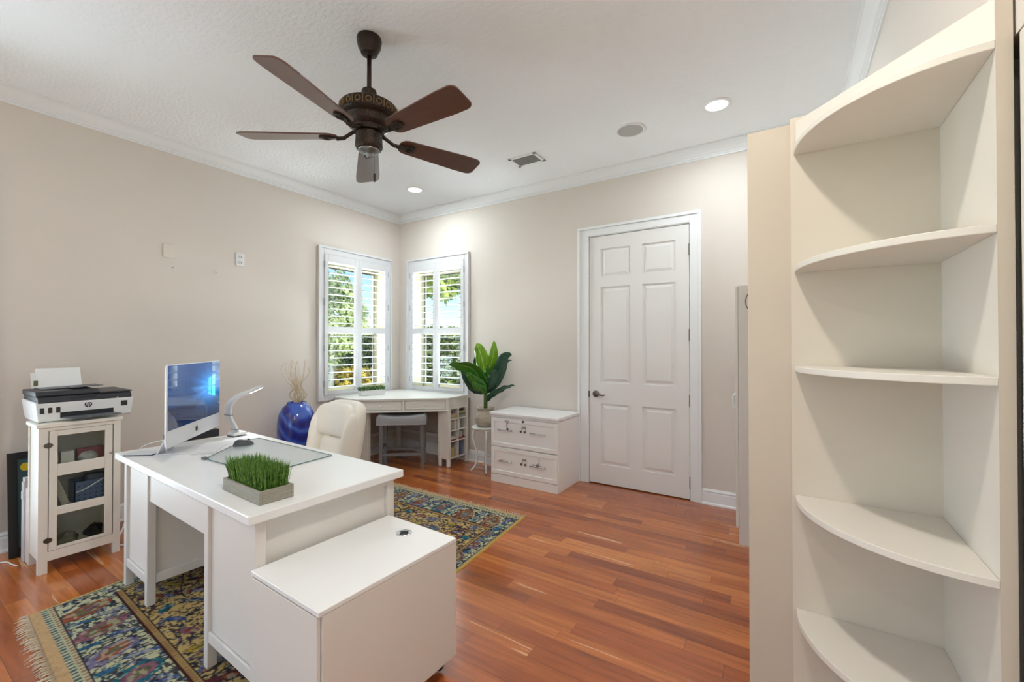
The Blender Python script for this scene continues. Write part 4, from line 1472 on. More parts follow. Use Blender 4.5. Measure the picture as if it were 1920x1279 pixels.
MB().plate([(0.022 * math.cos(2 * PI * i / 20) - 3.372, 0.566 + 0.026 * math.sin(2 * PI * i / 20)) for i in range(20)], (0.007, 0, 0), (0, 1, 0), (0, 0, 1), 0.001).xf(FM).build('yellow_shape', mat('print_yellow', sr(214, 190, 40), 0.6), pr_)
MB().box(0.006, 0.008, y0 + 0.060, y0 + 0.075, 0.09, 0.16).xf(FM).build('yellow_strip', MATS['print_yellow'], pr_)
wbx = thing('binder_box', 'tall white plastic file box wedged behind the cabinet', 'file box', (0.30, -3.3, 0))
m = MB().box(0.265, 0.325, -3.410, -3.15, 0.002, 0.50)
m.build('case', mat('file_box_white', sr(214, 208, 206), 0.6), wbx, bevel=0.004)
MB().box(0.272, 0.318, -3.4125, -3.4105, 0.39, 0.44).build('label_holder', M_TRIM, wbx)
fb = tag(MB().box(0.332, 0.376, -3.402, -3.14, 0.002, 0.47).build('white_board_stack', mat('board_white', sr(224, 220, 214), 0.6), bevel=0.003), 'white board standing between file box and cabinet', 'board')
kr = tag(MB().prism([(0.268, -3.405), (0.322, -3.405), (0.322, -3.18), (0.268, -3.18)], 0.502, 0.525).build('paper_pad', mat('pad_white', sr(226, 224, 220), 0.7)), 'white paper pad lying on top of the file box', 'paper')
fc_ = MB()
fc_.tube(catmull([Vector(q) for q in [(0.10, -3.75, 0.005), (0.19, -3.55, 0.005), (0.235, -3.47, 0.005), (0.31, -3.455, 0.005), (0.365, -3.44, 0.005)]]), 0.004, 8)
tag(fc_.build('floor_cable', M_TRIM, smooth=True), 'white cable on the wood floor at the left edge', 'cable')
fc_ = MB()
fc_.tube(catmull([Vector(q) for q in [(0.42, -2.93, 0.16), (0.50, -2.975, 0.10), (0.54, -3.012, 0.058), (0.56, -3.020, 0.030), (0.565, -2.995, 0.008), (0.56, -2.965, 0.020), (0.55, -2.955, 0.045), (0.50, -2.93, 0.06), (0.40, -2.88, 0.03), (0.2, -2.8, 0.02)]]), 0.006, 8)
tag(fc_.build('power_cord', M_TRIM, smooth=True), 'white power cord looping down to the floor between cabinet and desk', 'cord')

# ------------------------------------------------------------------ blue floor vase with twigs
def swirl_mat():
    m_ = bpy.data.materials.new('vase_blue')
    m_.use_nodes = True
    nt_ = m_.node_tree
    b_ = nt_.nodes['Principled BSDF']
    tc2 = nt_.nodes.new('ShaderNodeTexCoord')
    mp = nt_.nodes.new('ShaderNodeMapping')
    mp.inputs['Rotation'].default_value = (0.5, 0.75, 0.3)
    nt_.links.new(tc2.outputs['Object'], mp.inputs[0])
    wv = nt_.nodes.new('ShaderNodeTexWave')
    wv.inputs['Scale'].default_value = 3.4
    wv.inputs['Distortion'].default_value = 5
    wv.inputs['Detail'].default_value = 3
    nt_.links.new(mp.outputs[0], wv.inputs[0])
    rp = nt_.nodes.new('ShaderNodeValToRGB')
    rp.color_ramp.elements[0].position = 0.1
    rp.color_ramp.elements[0].color = sr(6, 26, 124)
    rp.color_ramp.elements[1].position = 0.95
    rp.color_ramp.elements[1].color = sr(52, 94, 190)
    e_ = rp.color_ramp.elements.new(0.6)
    e_.color = sr(14, 52, 168)
    nt_.links.new(wv.outputs[0], rp.inputs[0])
    nt_.links.new(rp.outputs[0], b_.inputs['Base Color'])
    b_.inputs['Roughness'].default_value = 0.22
    b_.inputs['Coat Weight'].default_value = 0.6
    return m_


VX, VY = 0.27, -1.59
vase = thing('floor_vase', 'tall glossy blue swirled floor vase beside the left wall', 'vase', (VX, VY, 0))
MB().lathe([(0.085, 0.001), (0.095, 0.02), (0.115, 0.12), (0.145, 0.28), (0.168, 0.42), (0.176, 0.52), (0.172, 0.62), (0.155, 0.70), (0.125, 0.755), (0.098, 0.780),
            (0.088, 0.790), (0.090, 0.802), (0.080, 0.804), (0.076, 0.79), (0.10, 0.74), (0.12, 0.65)], (VX, VY, 0), 48, cap=False).build('body', swirl_mat(), vase, smooth=True)
MB().cyl((VX, VY, 0.001), 0.084, 0.004, 32).build('foot', MATS['window_bronze'], vase)
tw = thing('dried_twigs', 'bundle of curly dried beige twigs standing in the blue vase', 'twigs', (VX, VY, 0.5))
rnd = random.Random(12)
fd = Vector((0.842, 0.539, 0))
for k in range(26):
    side = rnd.choice((-1, 1))
    lo_a, hi_a = rnd.uniform(0.015, 0.072) * side, rnd.uniform(-0.115, 0.115)
    hgt = rnd.choice((0.22, 0.28, 0.34, 0.40, 0.42))
    ph_ = rnd.uniform(-0.3, 0.3)
    dep = Vector((rnd.uniform(-0.06, 0.06), rnd.uniform(-0.06, 0.06), 0))
    P = []
    for i in range(16):
        t_ = i / 15
        zz_ = max(0.0, t_ * (hgt + 0.14) - 0.13)
        x = lo_a * math.sin(min(PI, PI * zz_ / 0.15)) + (hi_a * math.sin(PI * min(1.0, (zz_ - 0.15) / 0.30) * 0.85 + ph_ * 0.3) if zz_ > 0.15 else 0) + 0.006 * math.sin(t_ * 23 + k)
        P.append(Vector((VX, VY, 0.66)) + fd * x + dep * t_ + Vector((0, 0, t_ * (hgt + 0.14))))
    r0 = rnd.uniform(0.0030, 0.0045)
    nm = MB().tube(P, [r0 * (1 - 0.65 * i / 15) for i in range(16)], 6)
    nm.build('twig', mat('twig_beige', sr(214, 192, 158), 0.8), tw, smooth=True)

# ------------------------------------------------------------------ corner desk
M_CD = mat('corner_desk_white', sr(232, 230, 224), 0.32, spec=0.6)
cdk = thing('corner_desk', 'white corner desk with two drawers and cubby side shelves between the windows', 'desk', (0.5, -0.5, 0))
P1, P2, P3, P4 = (0.022, -1.000), (0.452, -1.040), (1.200, -0.385), (1.200, -0.022)
top = [P1, P2, P3, P4, (0.030, -0.022)]
ZC = 0.780
MB().prism(top, ZC - 0.020, ZC).build('desktop', M_CD, cdk, bevel=0.004)
shr = lambda p, d: (p[0] + d[0], p[1] + d[1])
d23 = (Vector(P3) - Vector(P2)).normalized()
n23 = Vector((-d23.y, d23.x))       # into the desk
ap = [Vector(P2) + n23 * 0.012 + d23 * 0.012, Vector(P3) + n23 * 0.012 - d23 * 0.004]
# curved-in front frame with drawers
m = MB()
q0, q1 = ap
L23 = (q1 - q0).length


def fbox(mb, s0, s1, d0, d1, z0, z1):
    """box in the frame of the slanted front: s along it, d outward (toward the room)"""
    P = [q0 + d23 * s - n23 * d for s, d in ((s0, d0), (s1, d0), (s1, d1), (s0, d1))]
    return mb.prism([(p.x, p.y) for p in P], z0, z1)


fbox(m, 0, L23, -0.02, 0, 0.635, 0.650)
fbox(m, 0, L23, -0.02, 0, 0.748, 0.760)
fbox(m, 0, 0.03, -0.02, 0, 0.650, 0.748)
fbox(m, L23 - 0.03, L23, -0.02, 0, 0.650, 0.748)
fbox(m, L23 / 2 - 0.012, L23 / 2 + 0.012, -0.02, 0, 0.650, 0.748)
fbox(m, 0, L23, -0.03, -0.02, 0.635, 0.760)
fbox(m, 0, L23, 0, 0.006, 0.629, 0.640)
m.build('drawer_frame', M_CD, cdk, bevel=0.002)
for (s0, s1) in ((0.036, L23 / 2 - 0.018), (L23 / 2 + 0.018, L23 - 0.036)):
    m = MB()
    fbox(m, s0, s1, -0.019, -0.012, 0.655, 0.743)
    for (a0, a1, z0, z1) in ((s0, s1, 0.655, 0.668), (s0, s1, 0.730, 0.743), (s0, s0 + 0.013, 0.668, 0.730), (s1 - 0.013, s1, 0.668, 0.730)):
        fbox(m, a0, a1, -0.012, -0.005, z0, z1)
    dd = m.build('drawer', M_CD, cdk, bevel=0.0015)
    kc = q0 + d23 * (s0 + s1) / 2 - n23 * 0.004
    kn = MB().lathe([(0.005, -0.002), (0.005, 0.010), (0.012, 0.016), (0.012, 0.022), (0.005, 0.027)], (0, 0, 0), 16, 'x')
    ang = math.atan2(-n23.y, -n23.x)
    kn.xf(Matrix.Translation((kc.x, kc.y, 0.700)) @ Matrix.Rotation(ang, 4, 'Z')).build('knob', M_CD, dd, smooth=True)
# right cubby pedestal
m = MB()
cx0, cx1, cy0, cy1 = 1.035, 1.196, -0.378, -0.030
m.box(cx0, cx0 + 0.014, cy0 + 0.03, cy1, 0.085, 0.760)
m.box(cx0 + 0.014, cx1 - 0.002, cy0 + 0.008, cy0 + 0.022, 0.085, 0.640)
m.box(cx0 + 0.014, cx1 - 0.002, cy1 - 0.014, cy1, 0.085, 0.640)
m.box(cx0 + 0.014, cx1 - 0.004, cy0 + 0.02, cy1 - 0.014, 0.640, 0.760)
shz = [0.085, 0.270, 0.392, 0.518]
for z in shz:
    m.box(cx0 + 0.014, cx1 - 0.003, cy0 + 0.022, cy1 - 0.014, z, z + 0.014)
ymid = (cy0 + cy1) / 2
m.box(cx0 + 0.014, cx1 - 0.003, ymid - 0.007, ymid + 0.007, 0.10, 0.640)
m.build('cubby_shelves', M_CD, cdk, bevel=0.001)
for (x0, y0) in ((cx1 - 0.040, cy0), (cx0, cy0), (cx1 - 0.036, cy1 - 0.040), (cx0, cy1 - 0.036)):
    lm = MB().box(x0, x0 + 0.040, y0, y0 + 0.040, 0.085, 0.760)
    lm.lathe([(0.019, 0.0), (0.023, 0.010), (0.023, 0.085)], (x0 + 0.020, y0 + 0.020, 0), 16)
    lm.build('leg', M_CD, cdk, bevel=0.002)
# left pedestal
m = MB()
lx0, lx1, ly0, ly1 = 0.030, 0.440, -0.990, -0.830
m.box(lx0, lx1 - 0.002, ly0 + 0.006, ly0 + 0.020, 0.085, 0.760).box(lx0, lx1 - 0.002, ly1 - 0.014, ly1, 0.085, 0.760)
m.box(lx1 - 0.016, lx1 - 0.004, ly0 + 0.02, ly1 - 0.014, 0.085, 0.760).box(lx0, lx1 - 0.016, ly0 + 0.02, ly1 - 0.014, 0.085, 0.10)
m.build('side_pedestal', M_CD, cdk, bevel=0.001)
for (x0, y0) in ((lx1 - 0.036, ly0), (lx1 - 0.036, ly1 - 0.036), (lx0, ly0), (lx0, ly1 - 0.036)):
    MB().box(x0, x0 + 0.038, y0, y0 + 0.038, 0.0, 0.760).build('leg', M_CD, cdk, bevel=0.002)
MB().box(0.085, 0.125, -0.125, -0.085, 0.0, 0.760).build('leg', M_CD, cdk, bevel=0.002)
m = MB()
m.box(0.045, 0.063, -0.83, -0.10, 0.235, 0.275).box(0.10, 1.035, -0.063, -0.045, 0.235, 0.275)
m.build('stretcher', M_CD, cdk, bevel=0.002)

# books in the cubbies (seen from the right end)
BR = random.Random(4)
bm_cols = {'red': sr(150, 60, 58), 'white': sr(222, 220, 214), 'teal': sr(110, 140, 140), 'yellow': sr(196, 188, 120), 'green': sr(120, 130, 96), 'blue': sr(96, 118, 158), 'violet': sr(92, 84, 140),
           'grey': sr(160, 160, 156), 'tan': sr(190, 172, 140), 'pink': sr(190, 150, 160)}


def book(x1, y0, y1, z0, z1, dep, c, label, tilt=0.0, grp='books and papers in the corner desk cubbies'):
    t_ = thing('book', label, 'book', (x1 - dep / 2, (y0 + y1) / 2, z0), group=grp)
    cy, cz = (y0 + y1) / 2, z0
    MM_ = Matrix.Translation((0, cy, cz)) @ Matrix.Rotation(tilt, 4, 'X') @ Matrix.Translation((0, -cy, -cz))
    thin = min(y1 - y0, z1 - z0)
    e = thin * 0.12
    cm_ = mat('book_' + c, bm_cols[c], 0.6)
    m_ = MB()
    if (y1 - y0) < (z1 - z0):
        m_.box(x1 - dep, x1, y0, y0 + e, z0, z1).box(x1 - dep, x1, y1 - e, y1, z0, z1).box(x1 - e, x1, y0 + e, y1 - e, z0, z1)
        pg = MB().box(x1 - dep, x1 - e - 0.0005, y0 + e, y1 - e, z0 + 0.002, z1 - 0.002)
    else:
        m_.box(x1 - dep, x1, y0, y1, z0, z0 + e).box(x1 - dep, x1, y0, y1, z1 - e, z1).box(x1 - e, x1, y0, y1, z0 + e, z1 - e)
        pg = MB().box(x1 - dep, x1 - e - 0.0005, y0 + 0.002, y1 - 0.002, z0 + e, z1 - e)
    m_.xf(MM_).build('cover', cm_, t_)
    pg.xf(MM_).build('pages', mat('book_pages', sr(226, 220, 204), 0.8), t_)


XB = 1.185
ya, yb_ = cy0 + 0.027, ymid - 0.012
yc, yd = ymid + 0.012, cy1 - 0.019
z = 0.5325
for k, (c, hh_, lab) in enumerate((('tan', 0.020, 'tan book, lowest of the flat pile in the top near cubby'), ('yellow', 0.022, 'yellow book, second in the flat pile of the top near cubby'),
                                   ('pink', 0.018, 'pink book, third in the flat pile of the top near cubby'))):
    book(XB, ya + 0.004, yb_ - 0.012 * k, z, z + hh_, 0.10, c, lab)
    z += hh_ + 0.0005
z = 0.5325
for k, (c, hh_, lab) in enumerate((('grey', 0.024, 'grey book, lowest of the flat pile in the top far cubby'), ('green', 0.026, 'green book, middle of the flat pile in the top far cubby'),
                                   ('tan', 0.020, 'tan book, top of the flat pile in the top far cubby'))):
    book(XB, yc + 0.004, yd - 0.006 * k, z, z + hh_, 0.10, c, lab)
    z += hh_ + 0.0005
book(XB, ya + 0.002, ya + 0.026, 0.4065, 0.490, 0.10, 'teal', 'teal upright book at the left of the second cubby row')
book(XB, ya + 0.030, ya + 0.052, 0.4065, 0.500, 0.10, 'grey', 'grey upright book in the second row, beside the teal one')
book(XB, ya + 0.084, ya + 0.112, 0.4065, 0.508, 0.10, 'white', 'thick white upright book in the second row near cubby')
book(XB, yc + 0.004, yc + 0.020, 0.4065, 0.506, 0.10, 'white', 'thin white upright book in the second row far cubby')
book(XB, ya + 0.002, yb_ - 0.02, 0.2845, 0.300, 0.10, 'red', 'red flat book, lowest in the third row near cubby')
book(XB, ya + 0.006, yb_ - 0.01, 0.3010, 0.322, 0.10, 'white', 'white flat book lying on the red one in the third row')
book(XB, ya + 0.010, yb_ - 0.03, 0.3230, 0.338, 0.10, 'grey', 'grey flat book, topmost in the third row near cubby')
book(XB, yc + 0.002, yd - 0.01, 0.2845, 0.297, 0.10, 'red', 'red flat book in the third row far cubby')
book(XB, yc + 0.040, yc + 0.054, 0.2985, 0.370, 0.10, 'white', 'white book leaning in the third row far cubby', tilt=-0.22)
book(XB, ya + 0.002, ya + 0.030, 0.0995, 0.190, 0.10, 'green', 'green book in the bottom near cubby')
book(XB, ya + 0.033, ya + 0.075, 0.0995, 0.200, 0.10, 'yellow', 'wide yellow book in the bottom near cubby')
book(XB, ya + 0.078, ya + 0.104, 0.0995, 0.195, 0.10, 'tan', 'tan book at the right of the bottom near cubby')
book(XB, yc + 0.003, yc + 0.034, 0.0995, 0.245, 0.10, 'violet', 'violet book in the bottom far cubby')
book(XB, yc + 0.037, yc + 0.070, 0.0995, 0.252, 0.10, 'blue', 'blue book in the bottom far cubby')

# small planter on the corner desk
sp2 = thing('small_planter', 'small white box planter with short green plant on the corner desk', 'planter', (0.25, -0.66, ZC))
SM = Matrix.Translation((0.27, -0.675, ZC)) @ Matrix.Rotation(math.radians(78), 4, 'Z')
m = MB()
a_, b2_, h2 = 0.155, 0.045, 0.060
m.add([(-a_ * .92, -b2_ * .9, 0.001), (a_ * .92, -b2_ * .9, 0.001), (a_ * .92, b2_ * .9, 0.001), (-a_ * .92, b2_ * .9, 0.001), (-a_, -b2_, h2), (a_, -b2_, h2), (a_, b2_, h2), (-a_, b2_, h2)],
      [(0, 3, 2, 1), (4, 5, 6, 7), (0, 1, 5, 4), (1, 2, 6, 5), (2, 3, 7, 6), (3, 0, 4, 7)])
m.xf(SM).build('pot', mat('planter_white', sr(228, 228, 228), 0.5), sp2, bevel=0.003)
rnd = random.Random(9)
go = grass(900, a_ - 0.008, b2_ - 0.006, h2 - 0.004, 0.020, 0.058, 0.045, 0.0075, rnd).xf(SM).build('foliage', grass_mat('sprig_green', sr(56, 92, 46), sr(124, 158, 96)), sp2, fix=False)
tag(go, None, None, None, 'stuff')
fl = MB()
for _ in range(9):
    x, y = rnd.uniform(-a_, a_ * 0.98), -b2_ + rnd.uniform(-0.004, 0.006)
    fl.lathe([(0.001, -0.004), (0.006, 0), (0.001, 0.004)], (x, y, h2 + rnd.uniform(0.002, 0.016)), 8)
fl.xf(SM).build('white_blossoms', M_TRIM, sp2, smooth=True)

# ------------------------------------------------------------------ grey stool
s0_ = Vector((1.003, -0.592))
s1_ = Vector((0.655, -0.872))
sd = (s0_ - s1_).normalized()
sn = Vector((-sd.y, sd.x))
sang = math.atan2(sd.y, sd.x)
scn = (s0_ + s1_) / 2 + sn * 0.15
stool = thing('saddle_stool', 'low stool with grey padded saddle seat and grey legs under the corner desk', 'stool', (scn.x, scn.y, 0), sang)
SMt = Matrix.Translation((scn.x, scn.y, 0)) @ Matrix.Rotation(sang, 4, 'Z')
HW = (s0_ - s1_).length / 2
for (x, y) in ((-1, -1), (1, -1), (1, 1), (-1, 1)):
    lx, ly = x * HW, y * 0.13
    m = MB()
    a_ = 0.020
    vs = []
    for z_, sp_, th in ((0.0, 1.0, 0.017), (0.50, 0.97, 0.020)):
        for (ex, ey) in ((-1, -1), (1, -1), (1, 1), (-1, 1)):
            vs.append((lx * sp_ + ex * th, ly * sp_ + ey * th, z_))
    m.add(vs, [(0, 3, 2, 1), (4, 5, 6, 7), (0, 1, 5, 4), (1, 2, 6, 5), (2, 3, 7, 6), (3, 0, 4, 7)])
    m.xf(SMt).build('leg', M_GREYW, stool, bevel=0.002)
for (x0, x1, y0, y1, z) in ((-HW + 0.015, HW - 0.015, -0.14, -0.12, 0.155), (-HW + 0.015, HW - 0.015, 0.12, 0.14, 0.155), (-HW - 0.01, -HW + 0.01, -0.115, 0.115, 0.21), (HW - 0.01, HW + 0.01, -0.115, 0.115, 0.21)):
    MB().box(x0, x1, y0, y1, z, z + 0.03).xf(SMt).build('stretcher', M_GREYW, stool, bevel=0.002)
nu, nv = 18, 8


def saddle():
    mb = MB()
    hx_, hy_ = HW + 0.045, 0.165
    vs, fs = [], []
    NX_ = 25
    secs = []
    for i in range(NX_):
        u = -1 + 2 * i / (NX_ - 1)
        zt_ = 0.585 + 0.030 * u * u - (0.02 if abs(u) > 0.995 else 0) - 0.012 * (max(0, abs(u) - 0.9) / 0.1) ** 2
        zb_ = 0.495
        yy = hy_ * (1 - 0.03 * (max(0, abs(u) - 0.9) / 0.1) ** 2)
        secs.append([(-yy, zb_), (yy, zb_), (yy, zt_ - 0.022), (yy - 0.008, zt_ - 0.008), (yy - 0.03, zt_), (0, zt_ + 0.004), (-yy + 0.03, zt_), (-yy + 0.008, zt_ - 0.008), (-yy, zt_ - 0.022)])
        for (y_, z_) in secs[-1]:
            vs.append((u * hx_, y_, z_))
    k = len(secs[0])
    for i in range(NX_ - 1):
        for j in range(k):
            fs.append((i * k + j, i * k + (j + 1) % k, (i + 1) * k + (j + 1) % k, (i + 1) * k + j))
    fs += [tuple(range(k)), tuple(range((NX_ - 1) * k, NX_ * k))]
    return mb.add(vs, fs)


st_ = smooth_by_angle(saddle().xf(SMt).build('seat', M_GREYF, stool, bevel=0.004), 50)
tr_ = MB()
for y_ in (-0.166, 0.166):
    tr_.tube([(-HW - 0.045, y_, 0.500), (HW + 0.045, y_, 0.500)], 0.003, 5)
tr_.xf(SMt).build('seat_piping', mat('piping_light', sr(176, 176, 180), 0.5), st_)

# ------------------------------------------------------------------ plant stand and plant
SX, SY, SZ = 1.600, -0.235, 0.482
psd = thing('plant_stand', 'small round white plant stand with curved legs left of the file cabinet', 'plant stand', (SX, SY, 0))
M_STAND = mat('stand_white', sr(226, 230, 228), 0.4)
smooth_by_angle(MB().lathe([(0.02, SZ - 0.034), (0.125, SZ - 0.034), (0.135, SZ - 0.022), (0.150, SZ - 0.016), (0.155, SZ - 0.006), (0.150, SZ), (0.001, SZ)], (SX, SY, 0), 40, cap=False).build('table_top', M_STAND, psd), 40)
smooth_by_angle(MB().lathe([(0.001, 0.165), (0.082, 0.165), (0.088, 0.172), (0.088, 0.178), (0.001, 0.178)], (SX, SY, 0), 28, cap=False).build('lower_shelf', M_STAND, psd), 40)
for k in range(4):
    a = math.radians(-28 + 90 * k - 24)
    prof_ = catmull([Vector(q) for q in [(0.115, SZ - 0.034), (0.138, 0.40), (0.135, 0.34), (0.108, 0.25), (0.090, 0.17), (0.098, 0.10), (0.125, 0.04), (0.158, 0.008)]], 5)
    pts = [(SX + p.x * math.cos(a), SY + p.x * math.sin(a), p.y) for p in prof_]
    n_ = len(pts)
    rr_ = [0.016 - 0.007 * i / n_ if i < n_ * 0.75 else 0.0108 for i in range(n_)]
    MB().tube(pts, rr_, 8).build('leg', M_STAND, psd, smooth=True)

plant = thing('potted_plant', 'broad leaved green plant in a crackled stone coloured pot on the white stand', 'plant', (SX, SY, SZ))
M_POT = mat('pot_stone', sr(176, 166, 150), 0.75, bump=0.9, bscale=34, var=0.3, vscale=26)
MB().lathe([(0.072, SZ + 0.001), (0.086, SZ + 0.010), (0.112, SZ + 0.045), (0.117, SZ + 0.080), (0.108, SZ + 0.120), (0.092, SZ + 0.155), (0.086, SZ + 0.185), (0.098, SZ + 0.198), (0.098, SZ + 0.206),
            (0.086, SZ + 0.206), (0.078, SZ + 0.19), (0.001, SZ + 0.185)], (SX, SY, 0), 36, cap=False).build('pot', M_POT, plant, smooth=True)


def leaf_mat(name, c0, c1, vein):
    m_ = bpy.data.materials.new(name)
    m_.use_nodes = True
    nt_ = m_.node_tree
    b_ = nt_.nodes['Principled BSDF']
    uv = nt_.nodes.new('ShaderNodeUVMap')
    wv = nt_.nodes.new('ShaderNodeTexWave')
    wv.wave_type = 'BANDS'
    wv.bands_direction = 'DIAGONAL'
    wv.inputs['Scale'].default_value = 5
    wv.inputs['Distortion'].default_value = 1.5
    nt_.links.new(uv.outputs[0], wv.inputs[0])
    rp = nt_.nodes.new('ShaderNodeValToRGB')
    rp.color_ramp.elements[0].color = c0
    rp.color_ramp.elements[1].color = c1
    nt_.links.new(wv.outputs[0], rp.inputs[0])
    sx_ = nt_.nodes.new('ShaderNodeSeparateXYZ')
    nt_.links.new(uv.outputs[0], sx_.inputs[0])
    ab = nt_.nodes.new('ShaderNodeMath')
    ab.operation = 'COMPARE'
    ab.inputs[1].default_value = 0.5
    ab.inputs[2].default_value = 0.035
    nt_.links.new(sx_.outputs[0], ab.inputs[0])
    mx_ = nt_.nodes.new('ShaderNodeMix')
    mx_.data_type = 'RGBA'
    nt_.links.new(ab.outputs[0], mx_.inputs[0])
    nt_.links.new(rp.outputs[0], mx_.inputs[6])
    mx_.inputs[7].default_value = vein
    nt_.links.new(mx_.outputs[2], b_.inputs['Base Color'])
    b_.inputs['Roughness'].default_value = 0.24
    b_.inputs['Subsurface Weight'].default_value = 0.0
    return m_


ML1 = leaf_mat('leaf_bright', sr(84, 140, 26), sr(140, 188, 40), sr(170, 206, 84))
ML2 = leaf_mat('leaf_mid', sr(44, 104, 34), sr(72, 134, 44), sr(110, 160, 70))
ML3 = leaf_mat('leaf_dark', sr(30, 62, 50), sr(52, 92, 68), sr(70, 104, 70))
rgt = Vector((0.842, 0.539, 0))
fwd = Vector((-0.539, 0.842, 0))


def leaf(pts, width, m_, face=(0, 0), fold=0.25, droop=0.0, name='leaf'):
    """pts: control points (right, depth, up) relative to the pot mouth; blade widens around the spine"""
    O = Vector((SX, SY, SZ + 0.20))
    P = [O + rgt * p[0] + fwd * p[1] + Vector((0, 0, p[2])) for p in pts]
    path = catmull(P, 7)
    n = len(path)
    vs, fs, uvs = [], [], []
    W_ = 7
    for i, p in enumerate(path):
        t_ = i / (n - 1)
        tg = (path[min(i + 1, n - 1)] - path[max(i - 1, 0)]).normalized()
        vd = (fwd * face[0] + Vector((0, 0, 1)) * face[1])
        sdv = tg.cross(vd)
        if sdv.length < 1e-3:
            sdv = tg.cross(rgt)
        sdv.normalize()
        nr = sdv.cross(tg).normalized()
        wv_ = width * (math.sin(PI * min(1, max(0, (t_ - 0.02) / 0.98)) ** 0.80)) ** 0.75 if t_ > 0.02 else 0.0
        wv_ = max(wv_, 0.003)
        for j in range(W_):
            s = -1 + 2 * j / (W_ - 1)
            rip = 0.006 * math.sin(t_ * 26 + s * 3) * abs(s)
            q = p + sdv * s * wv_ / 2 + nr * (abs(s) ** 1.3 * fold * wv_ / 2 + rip)
            vs.append(q)
            uvs.append((0.5 + 0.5 * s, t_))
    for i in range(n - 1):
        for j in range(W_ - 1):
            fs.append((i * W_ + j, i * W_ + j + 1, (i + 1) * W_ + j + 1, (i + 1) * W_ + j))
    mb = MB()
    mb.add(vs, fs)
    o = mb.build(name, m_, plant, smooth=True, solid=0.0012, fix=False)
    ul = o.data.uv_layers.new(name='UVMap')
    for lp_ in o.data.loops:
        ul.data[lp_.index].uv = uvs[lp_.vertex_index]
    return o


m = MB()
m.tube([(SX, SY, SZ + 0.16), (SX + 0.004, SY, SZ + 0.28), (SX, SY, SZ + 0.42)], [0.020, 0.019, 0.014], 10)
for a in range(5):
    ang = a * 1.3
    m.tube([(SX + 0.012 * math.cos(ang), SY + 0.012 * math.sin(ang), SZ + 0.18), (SX + 0.014 * math.cos(ang), SY + 0.014 * math.sin(ang), SZ + 0.40)], [0.011, 0.008], 7)
m.build('stem', mat('stem_green', sr(84, 104, 58), 0.6, var=0.3, vscale=30), plant, smooth=True)
leaf([(0.000, 0.00, 0.20), (-0.010, -0.01, 0.34), (-0.035, -0.02, 0.52), (-0.075, -0.03, 0.655), (-0.10, -0.02, 0.70)], 0.150, ML1, (1, 0), 0.25)
leaf([(0.015, 0.02, 0.22), (0.045, 0.04, 0.42), (0.085, 0.01, 0.58), (0.092, 0.0, 0.73)], 0.118, ML1, (1, 0), 0.25)
leaf([(-0.01, -0.02, 0.18), (-0.045, -0.07, 0.30), (-0.13, -0.13, 0.43), (-0.25, -0.17, 0.47), (-0.375, -0.18, 0.485)], 0.175, ML2, (0.85, 0.6), -0.3)
leaf([(-0.005, -0.03, 0.16), (-0.06, -0.08, 0.22), (-0.15, -0.11, 0.30), (-0.255, -0.12, 0.42)], 0.185, ML3, (1, 0.2), 0.2)
leaf([(-0.005, -0.04, 0.16), (-0.05, -0.12, 0.25), (-0.12, -0.19, 0.32), (-0.185, -0.22, 0.40)], 0.125, ML2, (0.9, 0.5), 0.25)
leaf([(0.015, 0.0, 0.16), (0.085, -0.02, 0.26), (0.150, -0.03, 0.40), (0.205, -0.07, 0.55), (0.285, -0.09, 0.585)], 0.145, ML3, (1, 0.3), 0.35)
leaf([(0.010, 0.04, 0.22), (0.10, 0.03, 0.36), (0.20, 0.0, 0.48), (0.285, -0.03, 0.52)], 0.090, ML3, (0.4, 1), 0.3)
leaf([(0.020, -0.02, 0.07), (0.060, -0.05, 0.13), (0.15, -0.09, 0.19), (0.240, -0.11, 0.235), (0.315, -0.12, 0.255)], 0.085, ML3, (0.7, 0.8), 0.25)
leaf([(0.0, -0.01, 0.20), (0.015, -0.05, 0.30), (0.03, -0.08, 0.40), (0.025, -0.10, 0.47)], 0.080, ML2, (1, 0), 0.3)
leaf([(0.010, -0.03, 0.17), (0.050, -0.08, 0.24), (0.085, -0.12, 0.34), (0.110, -0.13, 0.43)], 0.120, ML3, (1, 0.1), 0.25)
leaf([(-0.010, -0.03, 0.15), (-0.030, -0.10, 0.20), (-0.085, -0.16, 0.24), (-0.135, -0.18, 0.30)], 0.110, ML2, (1, 0.4), 0.25)
leaf([(-0.01, 0.02, 0.20), (-0.06, 0.05, 0.34), (-0.10, 0.06, 0.47), (-0.115, 0.05, 0.56)], 0.105, ML3, (1, 0), 0.25)

